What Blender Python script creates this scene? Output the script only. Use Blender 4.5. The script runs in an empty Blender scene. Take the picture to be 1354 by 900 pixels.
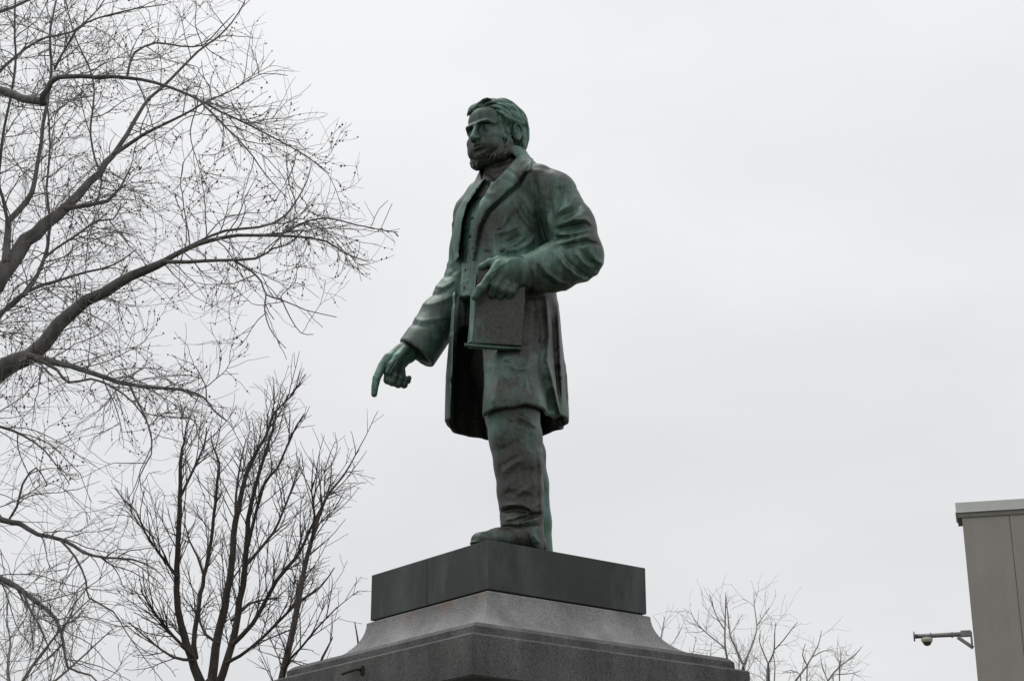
import bpy, bmesh, math, random
import numpy as np
from mathutils import Vector, Matrix

scene = bpy.context.scene
COL = scene.collection
R = math.radians

# ------------------------------------------------------------------ camera
CAM_Z = 1.6
F_PX, PITCH = 2186.2, 20.356          # focal length in photo pixels (1354 wide), upward tilt
cam_d = bpy.data.cameras.new("camera")
cam = bpy.data.objects.new("camera", cam_d)
COL.objects.link(cam)
cam.location = (0, 0, CAM_Z)
cam.rotation_euler = (R(90 + PITCH), 0, 0)
cam_d.sensor_width = 36.0
cam_d.lens = 36.0 * F_PX / 1354.0
cam_d.clip_start = 0.1
cam_d.clip_end = 3000
scene.camera = cam

# ------------------------------------------------------------------ sky and light (overcast)
SUN_EL, SUN_AZ = 66.0, -35.0           # azimuth measured from +Y towards +X
world = bpy.data.worlds.new("World")
scene.world = world
world.use_nodes = True
nt = world.node_tree
nt.nodes.clear()
out = nt.nodes.new("ShaderNodeOutputWorld")
bg = nt.nodes.new("ShaderNodeBackground")
sky = nt.nodes.new("ShaderNodeTexSky")
sky.sky_type = 'NISHITA'
sky.sun_disc = False
sky.sun_elevation = R(SUN_EL)
sky.sun_rotation = R(SUN_AZ)
tc = nt.nodes.new("ShaderNodeTexCoord")
mp = nt.nodes.new("ShaderNodeMapping")
mp.inputs["Scale"].default_value = (1.0, 1.0, 2.6)
mp.inputs["Rotation"].default_value = (0.25, 0.1, 0.4)
nz = nt.nodes.new("ShaderNodeTexNoise")
nz.inputs["Scale"].default_value = 2.3
nz.inputs["Detail"].default_value = 5
nz.inputs["Roughness"].default_value = 0.5
cr = nt.nodes.new("ShaderNodeValToRGB")
cr.color_ramp.elements[0].position = 0.36
cr.color_ramp.elements[0].color = (7.45, 7.5, 7.65, 1)
cr.color_ramp.elements[1].position = 0.66
cr.color_ramp.elements[1].color = (8.35, 8.4, 8.5, 1)
mx = nt.nodes.new("ShaderNodeMix")
mx.data_type = 'RGBA'
mx.inputs[0].default_value = 0.96      # share of the cloud layer over the clear sky
nt.links.new(tc.outputs["Generated"], mp.inputs["Vector"])
nt.links.new(mp.outputs[0], nz.inputs["Vector"])
nt.links.new(nz.outputs["Fac"], cr.inputs[0])
sp_ = nt.nodes.new("ShaderNodeSeparateXYZ")     # overcast sky: brighter towards the zenith
nt.links.new(tc.outputs["Generated"], sp_.inputs[0])
zr = nt.nodes.new("ShaderNodeMapRange")
zr.inputs[1].default_value, zr.inputs[2].default_value = 0.0, 1.0
zr.inputs[3].default_value, zr.inputs[4].default_value = 0.93, 1.28
nt.links.new(sp_.outputs["Z"], zr.inputs[0])
gr = nt.nodes.new("ShaderNodeVectorMath")
gr.operation = 'SCALE'
nt.links.new(cr.outputs[0], gr.inputs[0])
nt.links.new(zr.outputs[0], gr.inputs["Scale"])
nt.links.new(sky.outputs[0], mx.inputs[6])
nt.links.new(gr.outputs[0], mx.inputs[7])
nt.links.new(mx.outputs[2], bg.inputs["Color"])
bg.inputs["Strength"].default_value = 0.1
nt.links.new(bg.outputs[0], out.inputs[0])

sun_d = bpy.data.lights.new("sun", 'SUN')
sun_d.energy = 1.4
sun_d.angle = R(40)
sun_d.color = (1.0, 0.97, 0.93)
sun = bpy.data.objects.new("sun", sun_d)
COL.objects.link(sun)
sd = Vector((math.sin(R(SUN_AZ)) * math.cos(R(SUN_EL)), math.cos(R(SUN_AZ)) * math.cos(R(SUN_EL)), math.sin(R(SUN_EL))))
sun.rotation_euler = sd.to_track_quat('Z', 'Y').to_euler()

vs = scene.view_settings
vs.view_transform = 'Standard'
vs.look = 'None'
vs.exposure = 0.0
vs.gamma = 1.0
vs.use_curve_mapping = False

# ------------------------------------------------------------------ helpers
_c, _s = math.cos(R(PITCH)), math.sin(R(PITCH))


def ray(px, py):
    """World direction through a point of the photograph."""
    a, b = (px - 677.0) / F_PX, (450.0 - py) / F_PX
    return np.array([a, _c - b * _s, _s + b * _c])


def at(px, py, Y):
    """World point seen at (px, py) lying at distance Y in front of the camera."""
    d = ray(px, py)
    return np.array([0, 0, CAM_Z]) + d * (Y / d[1])


def project(X, Y, Z):
    Zr = Z - CAM_Z
    d = Y * _c + Zr * _s
    u = -Y * _s + Zr * _c
    return 677.0 + F_PX * X / d, 450.0 - F_PX * u / d, d


def link(name, me, mat=None, parent=None):
    o = bpy.data.objects.new(name, me)
    COL.objects.link(o)
    if mat is not None:
        me.materials.append(mat)
    if parent is not None:
        o.parent = parent
    return o


def mesh_np(name, V, Fq, smooth=True, tri=False):
    me = bpy.data.meshes.new(name)
    n = 3 if tri else 4
    Fq = np.asarray(Fq, dtype=np.int32).reshape(-1, n)
    me.vertices.add(len(V))
    me.vertices.foreach_set("co", np.asarray(V, dtype=np.float32).ravel())
    me.loops.add(len(Fq) * n)
    me.loops.foreach_set("vertex_index", Fq.ravel())
    me.polygons.add(len(Fq))
    me.polygons.foreach_set("loop_start", np.arange(len(Fq), dtype=np.int32) * n)
    me.polygons.foreach_set("use_smooth", np.full(len(Fq), smooth, dtype=bool))
    me.update(calc_edges=True)
    return me


def empty(name, loc, rz=0.0):
    o = bpy.data.objects.new(name, None)
    COL.objects.link(o)
    o.location = loc
    o.rotation_euler = (0, 0, rz)
    o.empty_display_size = 0.3
    return o


def tag(o, label=None, cat=None, group=None, kind=None):
    for k, v in (("label", label), ("category", cat), ("group", group), ("kind", kind)):
        if v:
            o[k] = v
    return o


def bm_obj(name, bm, mat=None, parent=None, smooth=False):
    me = bpy.data.meshes.new(name)
    bmesh.ops.recalc_face_normals(bm, faces=bm.faces)
    bm.to_mesh(me)
    bm.free()
    if smooth:
        me.polygons.foreach_set("use_smooth", [True] * len(me.polygons))
    return link(name, me, mat, parent)


def add_box(bm, lo, hi, bevel=0.0, rot=None, loc=(0, 0, 0)):
    g = bmesh.ops.create_cube(bm, size=1.0)
    vv = g["verts"]
    lo, hi = Vector(lo), Vector(hi)
    for v in vv:
        v.co = Vector([lo[i] + (v.co[i] + 0.5) * (hi[i] - lo[i]) for i in range(3)])
    if bevel > 0:
        es = list({e for v in vv for e in v.link_edges})
        b = bmesh.ops.bevel(bm, geom=es, offset=bevel, segments=2, affect='EDGES', profile=0.6)
        vv = list({v for f in b["faces"] for v in f.verts} | {v for v in vv if v.is_valid})
    M = Matrix.Translation(Vector(loc)) @ (rot.to_4x4() if rot else Matrix.Identity(4))
    if rot or loc != (0, 0, 0):
        for v in vv:
            v.co = M @ v.co
    return vv


def add_tube(bm, pts, rads, n=8, caps=True):
    pts = [Vector(p) for p in pts]
    if not hasattr(rads, "__len__"):
        rads = [rads] * len(pts)
    rings = []
    up = Vector((0.13, 0.2, 1)).normalized()
    for i, p in enumerate(pts):
        t = (pts[min(i + 1, len(pts) - 1)] - pts[max(i - 1, 0)]).normalized()
        a = t.cross(up)
        if a.length < 1e-3:
            a = t.cross(Vector((1, 0, 0)))
        a.normalize()
        b = t.cross(a)
        rings.append([bm.verts.new(p + (a * math.cos(2 * math.pi * k / n) + b * math.sin(2 * math.pi * k / n)) * rads[i]) for k in range(n)])
    for r0, r1 in zip(rings, rings[1:]):
        for k in range(n):
            bm.faces.new((r0[k], r0[(k + 1) % n], r1[(k + 1) % n], r1[k]))
    if caps:
        bm.faces.new(rings[0][::-1])
        bm.faces.new(rings[-1])


# ------------------------------------------------------------------ node material helper
class NM:
    def __init__(self, name):
        self.m = bpy.data.materials.new(name)
        self.m.use_nodes = True
        self.t = self.m.node_tree
        self.b = self.t.nodes["Principled BSDF"]

    def n(self, typ, **kw):
        x = self.t.nodes.new(typ)
        for k, v in kw.items():
            if k in ("inp",):
                for kk, vv in v.items():
                    x.inputs[kk].default_value = vv
            else:
                setattr(x, k, v)
        return x

    def l(self, a, b):
        self.t.links.new(a, b)

    def coord(self, scale=(1, 1, 1), kind="Object"):
        c = self.n("ShaderNodeTexCoord")
        m = self.n("ShaderNodeMapping")
        m.inputs["Scale"].default_value = scale
        self.l(c.outputs[kind], m.inputs[0])
        return m.outputs[0]

    def noise(self, vec, scale, detail=4, rough=0.55, dist=0.0):
        x = self.n("ShaderNodeTexNoise", inp={"Scale": scale, "Detail": detail, "Roughness": rough, "Distortion": dist})
        self.l(vec, x.inputs["Vector"])
        return x.outputs["Fac"]

    def ramp(self, fac, stops):
        x = self.n("ShaderNodeValToRGB")
        e = x.color_ramp.elements
        while len(e) < len(stops):
            e.new(0.5)
        for i, (p, c) in enumerate(stops):
            e[i].position = p
            if not hasattr(c, "__len__"):
                c = (c, c, c)
            e[i].color = (c[0], c[1], c[2], 1)
        self.l(fac, x.inputs[0])
        return x.outputs[0]

    def mix(self, fac, a, b, blend='MIX'):
        x = self.n("ShaderNodeMix", data_type='RGBA', blend_type=blend)
        for s, i in ((fac, 0), (a, 6), (b, 7)):
            if hasattr(s, "is_linked") or hasattr(s, "links"):
                self.l(s, x.inputs[i])
            elif i == 0:
                x.inputs[0].default_value = s
            else:
                x.inputs[i].default_value = (*s, 1)
        return x.outputs[2]

    def math(self, op, a, b=0.0, clamp=False):
        x = self.n("ShaderNodeMath", operation=op, use_clamp=clamp)
        for s, i in ((a, 0), (b, 1)):
            if hasattr(s, "links"):
                self.l(s, x.inputs[i])
            else:
                x.inputs[i].default_value = s
        return x.outputs[0]

    def bump(self, h, strength, dist):
        x = self.n("ShaderNodeBump", inp={"Strength": strength, "Distance": dist})
        self.l(h, x.inputs["Height"])
        self.l(x.outputs[0], self.b.inputs["Normal"])

    def base(self, c):
        if hasattr(c, "links"):
            self.l(c, self.b.inputs["Base Color"])
        else:
            self.b.inputs["Base Color"].default_value = (*c, 1)

    def rough(self, v):
        if hasattr(v, "links"):
            self.l(v, self.b.inputs["Roughness"])
        else:
            self.b.inputs["Roughness"].default_value = v


def plain(name, col, rough=0.6, metal=0.0, var=0.25, scale=20.0, bump=0.0):
    m = NM(name)
    v = m.coord()
    nf = m.noise(v, scale)
    lo = tuple(c * (1 - var) for c in col)
    hi = tuple(min(1, c * (1 + var)) for c in col)
    m.base(m.ramp(nf, [(0.3, lo), (0.7, hi)]))
    m.rough(rough)
    m.b.inputs["Metallic"].default_value = metal
    if bump:
        m.bump(nf, 0.5, bump)
    return m.m


def bronze(name):
    """Weathered bronze: dark brown metal, green verdigris where the attribute 'patina' says, rain streaks."""
    m = NM(name)
    at_ = m.n("ShaderNodeAttribute", attribute_name="patina")
    v = m.coord()
    vst = m.coord((1, 1, 0.16))
    big = m.noise(v, 3.4, 4, 0.55)
    streak = m.noise(vst, 17, 4, 0.6, 0.3)
    fine = m.noise(v, 55, 4, 0.65)
    f = m.math('ADD', at_.outputs["Fac"], m.math('MULTIPLY', m.math('SUBTRACT', big, 0.5), 1.5))
    f = m.math('ADD', f, m.math('MULTIPLY', m.math('SUBTRACT', streak, 0.5), .8))
    f = m.math('ADD', f, m.math('MULTIPLY', m.math('SUBTRACT', fine, 0.5), 0.3), clamp=True)
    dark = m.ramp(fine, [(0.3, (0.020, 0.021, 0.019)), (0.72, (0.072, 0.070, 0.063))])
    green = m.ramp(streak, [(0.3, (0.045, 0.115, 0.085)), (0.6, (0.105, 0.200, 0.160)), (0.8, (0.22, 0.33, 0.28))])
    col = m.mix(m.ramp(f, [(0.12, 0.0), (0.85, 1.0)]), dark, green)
    wear = m.ramp(m.noise(vst, 9, 5, 0.7), [(0.62, 0.0), (0.8, 1.0)])
    col = m.mix(m.math('MULTIPLY', wear, 0.45), col, (0.26, 0.29, 0.27))
    m.base(col)
    m.b.inputs["Metallic"].default_value = 0.4
    m.rough(m.ramp(fine, [(0.3, 0.40), (0.75, 0.58)]))
    m.bump(m.math('ADD', m.math('MULTIPLY', fine, 0.6), big), 0.35, 0.006)
    return m.m


M_BRONZE = bronze("bronze")


def granite(name, lo, hi, stain=0.0, streak_amt=0.5):
    m = NM(name)
    v = m.coord()
    vst = m.coord((1, 1, 0.12))
    sp = m.n("ShaderNodeTexVoronoi", inp={"Scale": 150.0})
    m.l(v, sp.inputs["Vector"])
    g = m.noise(v, 120, 3, 0.8)
    grain = m.mix(0.5, m.ramp(g, [(0.36, lo), (0.64, hi)]), m.ramp(sp.outputs["Color"], [(0.15, lo), (0.9, hi)]))
    big = m.ramp(m.noise(v, 3.2, 5, 0.6), [(0.3, 0.62), (0.7, 1.15)])
    st = m.ramp(m.noise(vst, 9, 5, 0.65, 0.2), [(0.25, 1 - streak_amt), (0.65, 1.05)])
    c = m.mix(1.0, grain, big, 'MULTIPLY')
    c = m.mix(1.0, c, st, 'MULTIPLY')
    if stain:
        a = m.n("ShaderNodeAttribute", attribute_name="rust")
        rf = m.math('MULTIPLY', a.outputs["Fac"], m.ramp(m.noise(vst, 14, 4), [(0.3, 0.35), (0.6, 1.0)]))
        c = m.mix(m.math('MULTIPLY', rf, stain), c, (0.23, 0.12, 0.06))
    m.base(c)
    m.rough(0.78)
    m.bump(g, 0.5, 0.004)
    return m.m


M_GRANITE_L = granite("pale granite", (0.17, 0.17, 0.17), (0.36, 0.36, 0.355), 0.75, 0.3)
M_GRANITE_D = granite("weathered granite", (0.050, 0.050, 0.050), (0.19, 0.188, 0.183), 0.0, 0.5)

# ------------------------------------------------------------------ ground
def sheet(name, poly, z, mat, kind="structure"):
    bm = bmesh.new()
    bm.faces.new([bm.verts.new((x, y, z)) for x, y in poly])
    return tag(bm_obj(name, bm, mat), kind=kind)


sheet("lawn", [(-900, -900), (900, -900), (900, 900), (-900, 900)], 0.0, plain("spring grass", (0.055, 0.065, 0.030), 0.9, 0, 0.35, 6))
sheet("pavement", [(PX_ + 3.2 * math.cos(a_), PY_ + 3.2 * math.sin(a_)) for PX_, PY_ in ((0, 8.36),) for a_ in [2 * math.pi * k / 40 for k in range(40)]], 0.004, plain("paving concrete", (0.13, 0.127, 0.12), 0.85, 0, 0.2, 15))
sheet("path", [(-1.6, -60), (1.6, -60), (1.6, 6.3), (-1.6, 6.3)], 0.008, plain("path concrete", (0.22, 0.215, 0.205), 0.85, 0, 0.2, 12))

# ------------------------------------------------------------------ pedestal
PC = np.array([-0.0247, 8.3607])       # centre of the monument
ALPHA = R(37.95)
Z_BASE = CAM_Z + 1.597                 # underside of the bronze base block
Z_TOP = CAM_Z + 1.8387                 # its top, where the statue stands
ped = empty("pedestal", (PC[0], PC[1], 0), ALPHA)
tag(ped, "grey granite pedestal with a dark bronze block on its flared top, under the statue", "pedestal")
# in pedestal space the camera-side faces are -x (image left) and -y (image right)


def square_loft(name, prof, mat, parent, sub=14, corner_round=0.0):
    """Square course from a list of (half width, z); every side is subdivided so that wear can show."""
    V, Fq = [], []
    n = sub * 4
    for h, z in prof:
        for s in range(4):
            for k in range(sub):
                t = -1 + 2 * k / sub
                x, y = [(t, -1), (1, t), (-t, 1), (-1, -t)][s]
                V.append((x * h, y * h, z))
    for i in range(len(prof) - 1):
        for k in range(n):
            a, b = i * n + k, i * n + (k + 1) % n
            Fq.append((a, b, b + n, a + n))
    for ring, flip in ((0, True), (len(prof) - 1, False)):
        c = len(V)
        V.append((0, 0, prof[ring][1]))
        for k in range(n):
            a, b = ring * n + k, ring * n + (k + 1) % n
            Fq.append((a, c, b, b) if flip else (a, b, c, c))
    me = bpy.data.meshes.new(name)
    me.from_pydata(V, [], [tuple(dict.fromkeys(f)) for f in Fq])
    me.update()
    o = link(name, me, mat, parent)
    return o


def plate_box(name, x0, x1, y0, y1, z0, z1, mat, parent, bev=0.003):
    bm = bmesh.new()
    add_box(bm, (x0, y0, z0), (x1, y1, z1), bev)
    o = bm_obj(name, bm, mat, parent)
    return o


M_BASE = NM("dark bronze plate")
_v = M_BASE.coord()
_vs = M_BASE.coord((1, 1, 0.1))
_f = M_BASE.noise(_v, 5, 5, 0.6)
_g = M_BASE.noise(M_BASE.coord((1, 1, .3)), 5, 5, 0.65, .4)
_c1 = M_BASE.ramp(_f, [(0.3, (0.020, 0.022, 0.020)), (0.7, (0.050, 0.057, 0.051))])
_c2 = M_BASE.mix(M_BASE.ramp(_g, [(0.46, 0.0), (0.70, 0.8)]), _c1, (0.075, 0.098, 0.086))
_sp = M_BASE.ramp(M_BASE.noise(_v, 9, 6, 0.75), [(0.66, 0.0), (0.74, 0.6)])
M_BASE.base(M_BASE.mix(_sp, _c2, (0.10, 0.115, 0.108)))
M_BASE.rough(M_BASE.ramp(_f, [(0.3, 0.45), (0.7, 0.62)]))
M_BASE.b.inputs["Metallic"].default_value = 0.3
M_BASE.bump(_f, 0.25, 0.006)
M_BASE = M_BASE.m

# bronze base block: two castings meeting in a seam half way along the left face
g = 0.0009
bb0 = plate_box("bronze_block", -0.5, 0.5, -0.5, 0.0 - g, Z_BASE + 0.006, Z_TOP, M_BASE, ped)
bb1 = plate_box("bronze_block", -0.5, 0.5, 0.0 + g, 0.5, Z_BASE + 0.006, Z_TOP, M_BASE, ped)
plate_box("bedding_joint", -0.485, 0.485, -0.485, 0.485, Z_BASE - 0.006, Z_BASE + 0.012, plain("joint shadow lead", (0.03, 0.03, 0.03)), ped, 0.0)
# cavetto course
prof = [(0.45, CAM_Z + 1.33), (0.776, CAM_Z + 1.33), (0.7755, CAM_Z + 1.3755)]
for k in range(1, 17):
    th = R(90 - 90 * k / 16)
    prof.append((0.775 - 0.262 * math.cos(th), CAM_Z + 1.588 - 0.212 * math.sin(th)))
prof.append((0.506, CAM_Z + 1.5925))
prof.append((0.497, Z_BASE - 0.002))
cav = square_loft("flared_course", prof, M_GRANITE_L, ped, 40)
for p in cav.data.polygons:
    p.use_smooth = False
at_ = cav.data.attributes.new("rust", 'FLOAT', 'POINT')
vals = []
for v in cav.data.vertices:
    x, y, z = v.co
    r = 0.0
    if x < -0.5 and abs(x) >= abs(y) - 0.05:
        for yy, w, s in ((-0.17, 0.055, 1.0), (0.10, 0.03, 0.75), (0.16, 0.03, 0.45), (-0.45, 0.05, 0.5)):
            r += s * math.exp(-((y - yy) / w) ** 2) * max(0.0, 1 - (CAM_Z + 1.6 - z) / 0.10)
    vals.append(min(1.0, r))
at_.data.foreach_set("value", vals)
# rim and cornice slab
hw = 0.803
square_loft("rim_course", [(0.60, CAM_Z + 1.310), (hw, CAM_Z + 1.310), (hw, CAM_Z + 1.32), (hw - 0.002, CAM_Z + 1.354), (hw - 0.02, CAM_Z + 1.371), (0.70, CAM_Z + 1.3715)], M_GRANITE_D, ped, 30)
square_loft("cornice_slab", [(0.60, CAM_Z + 1.122), (0.842, CAM_Z + 1.122), (0.851, CAM_Z + 1.13), (0.853, CAM_Z + 1.304), (0.846, CAM_Z + 1.312), (0.60, CAM_Z + 1.3125)], M_GRANITE_D, ped, 30)
square_loft("shaft", [(0.66, 0.55), (0.66, CAM_Z + 0.92), (0.70, CAM_Z + 0.98), (0.72, CAM_Z + 1.06), (0.72, CAM_Z + 1.121)], M_GRANITE_D, ped, 10)
square_loft("footing_step", [(1.05, 0.0), (1.05, 0.30), (0.95, 0.32), (0.85, 0.32), (0.85, 0.53), (0.80, 0.56), (0.6, 0.56)], M_GRANITE_D, ped, 10)
# little iron cramp on the left face of the cornice
M_IRON = plain("rusty iron", (0.035, 0.032, 0.03), 0.7, 0.4, 0.4, 60, 0.002)
hk = empty("iron_bracket", (0, 0, 0))


def ped_world(x, y, z):
    ca, sa = math.cos(ALPHA), math.sin(ALPHA)
    return Vector((PC[0] + x * ca - y * sa, PC[1] + x * sa + y * ca, z))


# ray hit with the left face (x = -0.864 in pedestal space)
def on_left_face(px, py, off=0.853):
    d = ray(px, py)
    ca, sa = math.cos(ALPHA), math.sin(ALPHA)
    nrm = np.array([ca, sa, 0])
    t = (-off - np.dot(np.array([-PC[0], -PC[1], 0]), nrm)) / np.dot(d, nrm)
    w = np.array([0, 0, CAM_Z]) + t * d
    q = w - np.array([PC[0], PC[1], 0])
    return np.array([-off, -q[0] * sa + q[1] * ca, w[2]])


h1 = on_left_face(480, 886)
h0 = on_left_face(450, 888, 0.90)
bm = bmesh.new()
add_box(bm, (-0.865, h1[1] - 0.010, h1[2] - 0.022), (-0.851, h1[1] + 0.010, h1[2] + 0.022), 0.003)
b_ = bm_obj("wall_plate", bm, M_IRON, hk)
bm = bmesh.new()
add_tube(bm, [(-0.86, h1[1], h1[2] + 0.004), (-0.885, h1[1] + 0.004, h1[2] + 0.004), (-0.888, h1[1] + 0.02, h1[2] + 0.004), (-0.888, h0[1], h1[2] - 0.002)], 0.0085, 8)
bm_obj("rod", bm, M_IRON, hk, True)
hk.location = (PC[0], PC[1], 0)
hk.rotation_euler = (0, 0, ALPHA)
tag(hk, "small dark iron rod bracket on the left face of the granite cornice", "bracket")

# ------------------------------------------------------------------ concrete building at the right
BY = 35.0
P0 = at(1272, 684, BY)                                 # top of the wall at its visible corner
F0 = at(1265.5, 664.5, BY)


def _slope(b):
    q = F0 + 1.6 * np.array([math.cos(b), -math.sin(b), 0])
    a_, b_, _ = project(*q)
    return (b_ - 664.5) / (a_ - 1265.5)


lo_, hi_ = R(2), R(40)
for _ in range(40):
    md = (lo_ + hi_) / 2
    if _slope(md) > -5.5 / 88.5:
        lo_ = md
    else:
        hi_ = md
BETA = lo_
M_WALL = NM("precast concrete")
_v = M_WALL.coord()
_vs = M_WALL.coord((1, 1, .08))
_f = M_WALL.noise(_v, 46, 4, .75)
_g = M_WALL.noise(_vs, 2.2, 4, .6)
_k = M_WALL.noise(_v, .9, 4, .55)
M_WALL.base(M_WALL.mix(1.0, M_WALL.ramp(_f, [(.3, (.29, .268, .243)), (.7, (.40, .372, .340))]), M_WALL.mix(.5, M_WALL.ramp(_g, [(.3, .84), (.7, 1.08)]), M_WALL.ramp(_k, [(.3, .86), (.7, 1.08)])), 'MULTIPLY'))
M_WALL.rough(.9)
M_WALL.bump(_f, .5, .008)
M_WALL = M_WALL.m
M_CAP = plain("grey metal flashing", (.56, .565, .545), .45, .2, .06, 3)
M_CAPD = plain("soffit board", (.20, .195, .185), .8, 0, .1, 5)
M_JOINT = plain("joint sealant", (.30, .245, .205), .9, 0, .3, 8)
VIEW_T = P0[0] / P0[1]                                 # the side wall runs back almost along the line of sight
SHEAR = math.tan(math.atan(VIEW_T) + R(.12) - BETA)
bld = empty("building", (P0[0], P0[1], 0), -BETA)      # +x along the front wall, +y back along the side wall
tag(bld, "plain grey concrete building with a metal roof edge at the right", "building")
HW = P0[2]
PWID = .985


def bbox(name, lo, hi, mat, bev=0.0):
    bm = bmesh.new()
    add_box(bm, lo, hi, bev)
    for v in bm.verts:
        v.co.x += v.co.y * SHEAR
    return bm_obj(name, bm, mat, bld)


bbox("wall", (.03, .03, 0), (14.0, 9.0, HW - .01), M_JOINT)
for k in range(14):
    bbox("wall_panel", (k * PWID + (.0 if k == 0 else .006), 0, .3), ((k + 1) * PWID - .006, .10, HW), M_WALL, .008)
for k in range(9):
    bbox("wall_panel", (.0, .101 + k * PWID + .011, .3), (.10, .101 + (k + 1) * PWID - .011, HW), M_WALL, .008)
bbox("plinth_course", (-.02, -.02, 0), (14.05, 9.05, .298), M_WALL, .01)
fh = (at(1265.5, 664.5, BY)[2] - at(1265.5, 677.5, BY)[2])
ov, of = .115, .05
ZF = at(1265.5, 677.5, BY)[2]
bbox("soffit", (-ov + .02, -of + .02, HW + .001), (14.1, .80, ZF + .03), M_CAPD)
bbox("roof_flashing", (-ov, -of, ZF), (14.15, .86, ZF + fh), M_CAP, .008)
bbox("roof_slab", (.05, .861, HW - .3), (14.0, 9.0, ZF + fh - .05), M_CAPD)
bbox("drip_lip", (-ov - .014, -of - .014, ZF - .010), (14.17, .875, ZF + .012), M_CAP, .004)

# security camera on an arm from the building's side
sc_ = empty("security_camera", (0, 0, 0))
dX = np.array([-math.cos(BETA), math.sin(BETA), 0])    # outwards from the side wall
w0 = at(1284, 837.5, BY + .25)
pxm = BY / F_PX * 1.035
M_STEEL = plain("galvanised steel", (.22, .22, .225), .5, .5, .12, 12)
M_DOMEB = plain("beige camera body", (.46, .43, .36), .5, 0, .06, 6)
M_DOME = plain("smoked dome", (.05, .045, .04), .15, 0, .1, 5)
sc_.location = tuple(w0)
AL = 69.5 * pxm / math.cos(BETA)
U = lambda a, b=0.0, c=0.0: Vector(dX * a + np.array([0, 0, b]) + np.array([-dX[1], dX[0], 0]) * c)


def sc_part(name, mat, f, smooth=True):
    bm = bmesh.new()
    f(bm)
    return bm_obj(name, bm, mat, sc_, smooth)


def bar(bm, a, b, w, h):
    """Square bar from a to b."""
    a, b = Vector(a), Vector(b)
    t = (b - a)
    q = t.to_track_quat('X', 'Z').to_matrix()
    add_box(bm, (0, -w, -h), (t.length, w, h), .006, q, tuple(a))


sc_part("arm", M_STEEL, lambda bm: add_tube(bm, [U(.0, 0), U(AL * .5, .002), U(AL, 0)], 3.0 * pxm, 14))
sc_part("junction_box", M_STEEL, lambda bm: bar(bm, U(.0, .7 * pxm), U(13 * pxm, .7 * pxm), .06, 3.8 * pxm), False)
for a in (50, 23):
    sc_part("collar", M_STEEL, lambda bm: add_tube(bm, [U(a * pxm), U((a + 1.8) * pxm)], 4.0 * pxm, 14))
sc_part("end_plate", M_STEEL, lambda bm: add_tube(bm, [U(AL - 1.2 * pxm), U(AL + .6 * pxm)], 6.4 * pxm, 18))
sc_part("brace", M_STEEL, lambda bm: bar(bm, U(17 * pxm, -3.5 * pxm), U(-1 * pxm, -18 * pxm), .035, .035), False)
sc_part("mounting_plate", M_STEEL, lambda bm: bar(bm, U(-.02, -7 * pxm), U(.02, -7 * pxm), .09, 9.5 * pxm), False)
ax_ = AL - 16 * pxm


def lathe(bm, c, prof, n=20):
    rings = []
    for r_, z_ in prof:
        rings.append([bm.verts.new(c + Vector((r_ * math.cos(2 * math.pi * k / n), r_ * math.sin(2 * math.pi * k / n), z_))) for k in range(n)])
    for r0, r1 in zip(rings, rings[1:]):
        for k in range(n):
            bm.faces.new((r0[k], r0[(k + 1) % n], r1[(k + 1) % n], r1[k]))
    bm.faces.new(rings[0])
    bm.faces.new(rings[-1][::-1])


sc_part("camera_housing", M_DOMEB, lambda bm: lathe(bm, U(ax_), [(3 * pxm, -2 * pxm), (7 * pxm, -3 * pxm), (7.4 * pxm, -5 * pxm), (6.8 * pxm, -7.5 * pxm), (5.8 * pxm, -8.5 * pxm)]))
sc_part("camera_dome", M_DOME, lambda bm: lathe(bm, U(ax_), [(5.6 * pxm, -8.2 * pxm)] + [(5.4 * pxm * math.cos(R(a)), (-8.6 - 4.4 * math.sin(R(a))) * pxm) for a in range(0, 90, 12)] + [(.3 * pxm, -13 * pxm)]))
tag(sc_, "dome security camera hanging from a steel arm on the grey building", "camera")

# ------------------------------------------------------------------ implicit modelling (for the bronze figure)
ST_ROT = R(-52.05)                     # the figure faces the left face of the pedestal
ST_O = np.array([PC[0], PC[1], Z_TOP])
_ca, _sa = math.cos(ST_ROT), math.sin(ST_ROT)
# figure space: +x his left, -y the way he faces, +z up


def to_world(x, y, z):
    return ST_O[0] + x * _ca - y * _sa, ST_O[1] + x * _sa + y * _ca, ST_O[2] + z


def pix(px, py, x=None, y=None, w=None):
    """Point in figure space seen at (px, py), on the plane x=, y= or at depth w behind the axis."""
    d = ray(px, py)
    o = np.array([0, 0, CAM_Z]) - ST_O
    dl = np.array([d[0] * _ca + d[1] * _sa, -d[0] * _sa + d[1] * _ca, d[2]])
    ol = np.array([o[0] * _ca + o[1] * _sa, -o[0] * _sa + o[1] * _ca, o[2]])
    if x is not None:
        t = (x - ol[0]) / dl[0]
    elif y is not None:
        t = (y - ol[1]) / dl[1]
    else:
        t = (PC[1] + w) / d[1]
    return ol + t * dl


def smin(a, b, k):
    if k <= 0:
        return np.minimum(a, b)
    h = np.maximum(k - np.abs(a - b), 0.0)
    return np.minimum(a, b) - h * h * (0.25 / k)


def smax(a, b, k):
    return -smin(-a, -b, k)


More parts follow.
